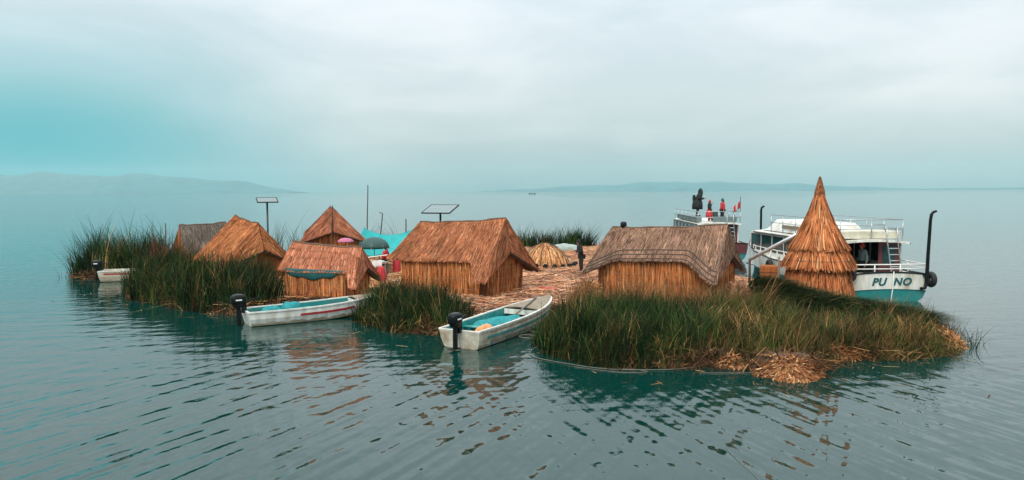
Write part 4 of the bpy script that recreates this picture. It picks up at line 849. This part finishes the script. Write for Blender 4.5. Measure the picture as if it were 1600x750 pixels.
# far small boat on the open lake
fb = empty('fishing_boat', (30, 1100, 0), 0); tag(fb, 'tiny dark fishing boat alone far out on the lake', 'boat')
m = MB(); m.grid(lambda u, v: (-5+10*u, (v*2-1)*.8*math.sin(math.pi*min(max(u, .03), .97))**.5, .25+1.1*abs(u-.5)**2*4*abs(v*2-1)**.5+.5*abs(v*2-1)), 16, 6); m.build('hull', 'black_plastic', fb, solid=.08)
m = MB(); m.lathe([(.25, .3), (.45, .6), (.4, 1.6), (.15, 1.9), (.22, 2.2), (.05, 2.5)], 10, (-1.0, 0, 0)); m.build('rower', 'cloth_black', fb, smooth=True)
m = MB(); m.lathe([(.3, .3), (.4, .6), (.35, 1.2), (.05, 1.4)], 10, (2.0, 0, 0)); m.build('cargo', 'cloth_black', fb, smooth=True)

# ------------------------------------------------------------------ people
def skin_obj(name, V, E_, rad, mtl, parent=None, root=0, sub=1):
    me = bpy.data.meshes.new(name); me.from_pydata(V, E_, []); me.materials.append(M[mtl]); o = link(bpy.data.objects.new(name, me), parent)
    md = o.modifiers.new('skin', 'SKIN'); md.use_smooth_shade = True
    if not me.skin_vertices: bpy.context.view_layer.update()
    for i, r_ in enumerate(rad): me.skin_vertices[0].data[i].radius = r_ if isinstance(r_, tuple) else (r_, r_)
    me.skin_vertices[0].data[root].use_root = True
    s_ = o.modifiers.new('sub', 'SUBSURF'); s_.levels = sub; s_.render_levels = sub
    return o
def person(label, loc, rz, jacket, trousers, hat=None, s=1.0, arms='down', bend=0.0, hood=False, skirt=None, hair=True, coat=False):
    """faces local -y"""
    b = lambda z: -bend*max(0, z-.95)  # forward lean
    J = {'pel': (0, 0, .95), 'sp': (0, b(1.15), 1.15), 'ch': (0, b(1.36), 1.36), 'nk': (0, b(1.47), 1.47), 'hd': (0, b(1.55)-.01, 1.56), 'tp': (0, b(1.66)-.01, 1.66)}
    for sd, k in ((-1, 'l'), (1, 'r')):
        J['sh'+k] = (sd*.17, b(1.41), 1.41)
        if arms == 'front': J['el'+k] = (sd*.25, b(1.2)-.05, 1.15); J['wr'+k] = (sd*.12, b(1.2)-.30, 1.14); J['pm'+k] = (sd*.09, b(1.2)-.38, 1.16)
        elif arms == 'up' and sd == 1: J['el'+k] = (.30, b(1.3)-.12, 1.24); J['wr'+k] = (.14, b(1.4)-.26, 1.44); J['pm'+k] = (.10, b(1.4)-.30, 1.51)
        else: J['el'+k] = (sd*.24, b(1.13)+.02, 1.13); J['wr'+k] = (sd*.26, b(.9)-.06, .90); J['pm'+k] = (sd*.26, b(.8)-.09, .82)
        J['hp'+k] = (sd*.09, 0, .90); J['kn'+k] = (sd*.10, -.03, .49); J['an'+k] = (sd*.10, .02, .08); J['to'+k] = (sd*.11, -.13, .035)
    names = list(J); ix = {k: i for i, k in enumerate(names)}; V = [J[k] for k in names]
    E_ = [(ix[a_], ix[c_]) for a_, c_ in (('pel', 'sp'), ('sp', 'ch'), ('ch', 'nk'), ('nk', 'hd'), ('hd', 'tp'))]
    RAD = {'pel': (.14, .10), 'sp': (.125, .09), 'ch': (.15, .10), 'nk': .052, 'hd': (.078, .09), 'tp': (.07, .08)}
    for k in 'lr':
        E_ += [(ix[a_+k], ix[c_+k]) for a_, c_ in (('sh', 'el'), ('el', 'wr'), ('wr', 'pm'), ('hp', 'kn'), ('kn', 'an'), ('an', 'to'))]+[(ix['ch'], ix['sh'+k]), (ix['pel'], ix['hp'+k])]
        RAD.update({'sh'+k: .055, 'el'+k: .042, 'wr'+k: .028, 'pm'+k: (.038, .018), 'hp'+k: .085, 'kn'+k: .058, 'an'+k: .040, 'to'+k: .036})
    rad = [RAD[k] for k in names]
    for k, sd in (('l', -1), ('r', 1)):   # fingers and thumb
        pm = Vector(J['pm'+k]); dv = (pm-Vector(J['wr'+k])).normalized(); sv = Vector((1, 0, 0)) if arms != 'down' else Vector((0, 1, 0))
        for f in range(4):
            i = len(V); V += [tuple(pm+dv*.05+sv*(f-1.5)*.018), tuple(pm+dv*(.085+(.012 if f in (1, 2) else 0))+sv*(f-1.5)*.019+Vector((-sd*.012, 0, -.008)))]; E_ += [(ix['pm'+k], i), (i, i+1)]; rad += [.009, .007]
        i = len(V); V += [tuple(pm+dv*.0-sv*.04), tuple(pm+dv*.03-sv*.055)]; E_ += [(ix['pm'+k], i), (i, i+1)]; rad += [.010, .008]
    i = len(V); V += [(0, J['hd'][1]-.105, 1.575)]; E_ += [(ix['hd'], i)]; rad += [.014]
    body = skin_obj('person', V, E_, rad, 'skin'); body.location = loc; body.rotation_euler = (0, 0, rz); body.scale = (s, s, s); tag(body, label, 'person')
    hy = J['hd'][1]
    for sd in (-1, 1):
        m = MB(); m.lathe([(.002, -.011), (.011, 0), (.002, .011)], 8, (sd*.032, hy-.083, 1.60)); m.build('eye', 'white_plain', body)
    # jacket
    k_ = ['pel', 'sp', 'ch', 'nk']; VV = [J[q] for q in k_]; VV[0] = (0, 0, .88); EE = [(0, 1), (1, 2), (2, 3)]; rr = [(.20, .155), (.18, .14), (.20, .145), (.085, .085)]
    for k in 'lr':
        a_ = len(VV); w_ = Vector(J['wr'+k]); VV += [J['sh'+k], J['el'+k], tuple(w_)]; EE += [(2, a_), (a_, a_+1), (a_+1, a_+2)]; rr += [.085, .07, .05]
    if coat: rr = [tuple(c*1.45 for c in q) if isinstance(q, tuple) else q*1.5 for q in rr]
    skin_obj('jacket', VV, EE, rr, jacket, body)
    if coat:
        m = MB(); m.lathe([(.30, .45), (.31, .7), (.27, .95), (.22, 1.05)], 16, jit=.04); m.build('coat_skirt', jacket, body, smooth=True)
        m = MB(); m.box((0, .20, 1.18), (.30, .16, .42)); m.build('backpack', 'cloth_black', body, bevel=.075, segs=4)
    if skirt:
        m = MB(); m.lathe([(.29, .35), (.28, .6), (.22, .88), (.18, .98)], 18, jit=.03); m.build('skirt', skirt, body, smooth=True)
    VV = [(0, 0, .93)]; EE = []; rr = [(.165, .125)]
    for k in 'lr':
        a_ = len(VV); VV += [J['hp'+k], J['kn'+k], (J['an'+k][0], J['an'+k][1], .11)]; EE += [(0, a_), (a_, a_+1), (a_+1, a_+2)]; rr += [.11, .08, .065]
        m = MB(); x = J['an'+k][0]; m.box((x, -.04, .035), (.09, .26, .08)); m.build('shoe', 'cloth_black', body, bevel=.025)
    skin_obj('trousers', VV, EE, rr, trousers, body)
    if hood:
        m = MB(); m.lathe([(.13, 1.40), (.15, 1.50), (.14, 1.62), (.11, 1.72), (.04, 1.80), (.005, 1.83)], 14, (0, hy+.03, 0)); m.build('hood', jacket, body, smooth=True)
    elif hat:
        m = MB(); m.lathe([(.10, 1.60), (.108, 1.64), (.10, 1.70), (.07, 1.75), (.03, 1.77), (.022, 1.80), (.005, 1.81)], 14, (0, hy+.005, 0)); m.build('hat', hat, body, smooth=True)
        m = MB(); m.torus((0, hy+.005, 1.625), .102, .018, 'z', 16, 6); m.build('hat_brim', hat, body)
    else:
        m = MB(); m.lathe([(.085, 1.54), (.10, 1.62), (.09, 1.69), (.05, 1.73), (.005, 1.74)], 14, (0, hy+.02, 0)); m.build('hair', 'cloth_black', body, smooth=True)
    if hat and hair:
        m = MB(); m.lathe([(.06, 1.42), (.085, 1.5), (.09, 1.6), (.05, 1.64)], 12, (0, hy+.035, 0)); m.build('hair', 'cloth_black', body, smooth=True)
    return body
gz = lambda x, y: float(ground_z(np.array([[x, y]]))[0])-.005
person('person in black clothes and black hat standing at the corner of the grey brown hut', (3.32, 35.5, gz(3.32, 35.5)), R(-75), 'cloth_black', 'cloth_black', 'cloth_black', .93, 'front', .25)
person('person in dark hooded coat standing tall on the boat roof bench', (12.10, 48.6, 2.63), R(70), 'cloth_black', 'cloth_black', None, .97, 'front', .30, hood=True, coat=True).scale = (1.12, 1.12, 1.0)
person('person in red striped hat and red skirt on the railed boat roof', (12.72, 48.0, 2.28), R(100), 'cloth_black', 'red_cloth', 'red_cloth', .80, 'up', .05, skirt='red_cloth')
person('person in green knit hat and red dark jacket on the boat roof', (13.40, 47.4, 2.25), R(-75), 'red_cloth', 'cloth_black', 'cloth_green', .87, 'down', .0)
person('person in grey jacket and red cap inside the open boat cabin', (14.42, 30.45, .44), R(-80), 'cloth_grey', 'cloth_black', 'red_cloth', .96, 'down', .1)
person('person in red jacket bending at the market table under the green umbrella', (-6.15, 35.6, gz(-6.15, 35.6)), R(60), 'red_cloth', 'cloth_black', None, .80, 'front', .35)

# ------------------------------------------------------------------ market corner and yard bits
def umbrella(label, loc, r_, h, top, mtl, tilt=(0, 0, 0)):
    root = empty('umbrella', loc); root.rotation_euler = tilt; tag(root, label, 'umbrella')
    m = MB(); m.tube([(0, 0, 0), (0, 0, top)], .018, 6); m.build('pole', 'dark_metal', root)
    m = MB(); n = 8
    def cp(u, v):
        a_ = 2*math.pi*u; k_ = (u*n) % 1; rr = r_*math.sin(v*math.pi/2)*(1-.06*math.sin(math.pi*k_)*v); return (rr*math.cos(a_), rr*math.sin(a_), top-h*(1-math.cos(v*math.pi/2))-.0)
    m.grid(cp, 40, 8); m.build('canopy', mtl, root, smooth=True, solid=.006)
    for k_ in range(n):
        a_ = 2*math.pi*k_/n; m = MB(); m.tube([(r_*math.sin(v*math.pi/2)*math.cos(a_), r_*math.sin(v*math.pi/2)*math.sin(a_), top-.008-h*(1-math.cos(v*math.pi/2))) for v in np.linspace(.02, 1, 6)], .008, 5); m.build('rib', 'steel', root)
umbrella('large dark green umbrella open below the turquoise tarp', (-6.75, 36.4, .3), .75, .55, 1.80, 'umbrella_green')
umbrella('small pink umbrella open at the gable of the pinkish hut', (-8.10, 36.2, .3), .40, .2, 1.78, 'umbrella_pink')
st_ = empty('market_table', (-6.35, 34.6, .3)); tag(st_, 'low wooden market table with cloths between the huts', 'table')
m = MB(); m.box((0, 0, .72), (1.1, .7, .05)); m.build('table_top', 'grey_wood', st_)
for sx in (-1, 1):
    for sy in (-1, 1): m = MB(); m.box((sx*.48, sy*.28, .35), (.06, .06, .72)); m.build('leg', 'grey_wood', st_)
def cloth(name, label, loc, w, l, mtl, drape=.25, rz=0, cat='cloth'):
    m = MB(); ph = random.uniform(0, 6)
    def f(u, v):
        x = (u-.5)*w; y = (v-.5)*l; return (x, y, .02*math.sin(u*9+ph)+.02*math.sin(v*11+ph)-drape*max(0, .18-v)/.18)
    m.grid(f, 16, 12); o = m.build(name, mtl, smooth=True, solid=.012); o.location = loc; o.rotation_euler = (0, 0, rz); return tag(o, label, cat)
cloth('cloth', 'white cloth hanging over the front of the market table', (-6.25, 34.5, 1.09), .5, .78, 'white_cloth')
cloth('cloth', 'dusty pink cloth on the market table beside the white one', (-6.72, 34.5, 1.09), .36, .78, 'pink_cloth')
m = MB(); m.tube([(0, 0, 0), (1.0, .1, .12)], .025, 6); o = m.build('table_pole', 'white_plain'); o.location = (-6.75, 34.2, 1.28); tag(o, 'white pole laid across above the market table', 'pole')
heap('bundle', 'bright red bundle beside the gable of the low small hut', 'bundle', (-5.75, 32.6, .3), (.20, .2, .72), 'red_cloth')
heap('bundle', 'red bundle stacked behind the market table by the large orange hut', 'bundle', (-5.62, 36.2, .3), (.22, .22, 1.15), 'red_cloth')
heap('canvas_heap', 'pale grey green canvas heaped at the back of the yard', 'canvas', (3.5, 49.4, .25), (1.15, .6, .55), 'canvas_pale')
heap('bundle', 'small red bundle beside the pale canvas at the back', 'bundle', (2.35, 48.2, .28), (.22, .2, .35), 'red_cloth')
heap('red_cloth', 'flat red cloth dropped on the straw by the worn boat bow', 'cloth', (1.35, 29.9, .30), (.7, .28, .13), 'red_cloth')
rb = empty('reed_bale', (10.45, 30.2, .28), R(-12)); tag(rb, 'small orange straw bale between the boats and the conical hut', 'straw bale')
m = MB(); m.box((0, 0, .48), (.66, .5, .98)); m.build('bale_body', 'straw_gold', rb, bevel=.07)
for z_ in (.3, .7):
    m = MB(); m.tube([(-.335, -.255, z_), (.335, -.255, z_), (.335, .255, z_), (-.335, .255, z_), (-.335, -.255, z_)], .012, 5); m.build('binding_rope', 'pole_wood', rb)
pole('post', 'short weathered post beside the straw bale', (10.76, 29.9, .2), (10.75, 29.9, 1.62), .06, 'grey_wood')
p0 = Vector((9.94, 31.0, 1.42)); p1 = Vector((11.25, 29.1, 2.62)); m = MB(); m.tube([Vector((0, 0, 0)), (p1-p0)*.5, p1-p0], .075, 10); o = m.build('gangway_pole', 'aluminium', smooth=True); o.location = p0; tag(o, 'thick pale slanting pole propped against the conical hut', 'pole')
m = MB(); m.tube([(0, 0, -.65), (.01, 0, 0), (0, 0, .65)], [.06, .055, .05], 8); o = m.build('prop_post', 'pole_wood', smooth=True); o.location = (9.94, 31.05, .80); tag(o, 'dark post holding the low end of the slanting pole', 'post')

# hose floating along the front shore, mooring line
def line(name, label, pts, r_, mtl, cat):
    c = [Vector(p) for p in pts]; out_ = []
    for i in range(len(c)-1):
        a_, b_, cc_, d_ = c[max(i-1, 0)], c[i], c[i+1], c[min(i+2, len(c)-1)]
        for k_ in range(6):
            t = k_/6; out_.append(.5*((2*b_)+(-a_+cc_)*t+(2*a_-5*b_+4*cc_-d_)*t*t+(-a_+3*b_-3*cc_+d_)*t**3))
    out_.append(c[-1]); m = MB(); m.tube(out_, r_, 6); o = m.build(name, mtl, smooth=True); return tag(o, label, cat)
line('hose', 'long pale hose floating along the shore below the green reeds', [(.75, 20.4, .03), (.50, 19.8, .02), (.58, 19.03, .015), (1.57, 18.12, .02), (2.3, 17.72, .015), (3.06, 17.6, .02), (4.01, 17.68, .02), (4.9, 18.1, .03)], .010, 'hose', 'hose')
line('hose', 'second pale hose looping in the water beside the long one', [(1.5, 18.0, .012), (2.2, 17.55, .012), (2.75, 17.35, .012), (3.2, 17.45, .012), (2.9, 17.62, .03), (2.4, 17.62, .03)], .007, 'hose', 'hose')
line('pole', 'straight pale reed stalk floating by the shaggy straw heap', [(4.4, 17.3, .012), (5.2, 17.28, .012), (5.9, 17.3, .012)], .008, 'hose', 'pole')
line('mooring_line', 'thin white line trailing on the open water', [(3.55, 12.2, .012), (3.60, 11.5, .012), (3.65, 10.8, .012), (3.64, 9.6, .012)], .003, 'hose', 'line')
line('mooring_line', 'coil of pale rope on the shore beside the worn boat', [(.55, 22.6, .03), (.9, 22.1, .02), (.6, 21.5, .02), (.2, 21.7, .02), (.4, 22.0, .03), (1.0, 21.6, .03), (1.25, 22.4, .12)], .02, 'hose', 'rope')

# scraps of reed floating off the shore, mooring ropes
n = 260; q = np.zeros((0, 2))
while len(q) < n:
    u = np.stack([rng.uniform(-22, 13, 20000), rng.uniform(13, 38, 20000)], 1); sdd = shore_dist(u); u = u[(sdd < -.3) & (sdd > -.3-rng.exponential(.7, len(u)))]; q = np.concatenate([q, u])
q = q[:n]; th = rng.uniform(0, 6.28, n); l = rng.uniform(.06, .4, n); dv = np.stack([np.cos(th), np.sin(th)], 1)*l[:, None]
V, F, C = strips(np.c_[q, np.full(n, .006)], np.c_[q+dv, np.full(n, .010)], rng.uniform(.012, .03, n), np.tile([[0, 0, 1.]], (n, 1)), palette([(.30, .16, .07), (.12, .08, .04), (.45, .32, .17)], (2, 3, 1), n))
tag(np_mesh('floating_reed', V, [F], 'strand', cols=C), 'scraps of cut reed floating on the water near the shore', 'straw', kind='stuff')
line('mooring_rope', 'slack rope from the red-striped boat bow to the shore', [inboat(sk2, 4.4, 0, .66), inboat(sk2, 4.8, .15, .42), inboat(sk2, 5.2, .5, .36)], .012, 'rope', 'rope')
line('mooring_rope', 'slack rope from the worn cream boat bow to the straw yard', [inboat(sk3, 5.6, 0, .70), inboat(sk3, 6.0, .1, .45), inboat(sk3, 6.7, .1, .37)], .012, 'rope', 'rope')
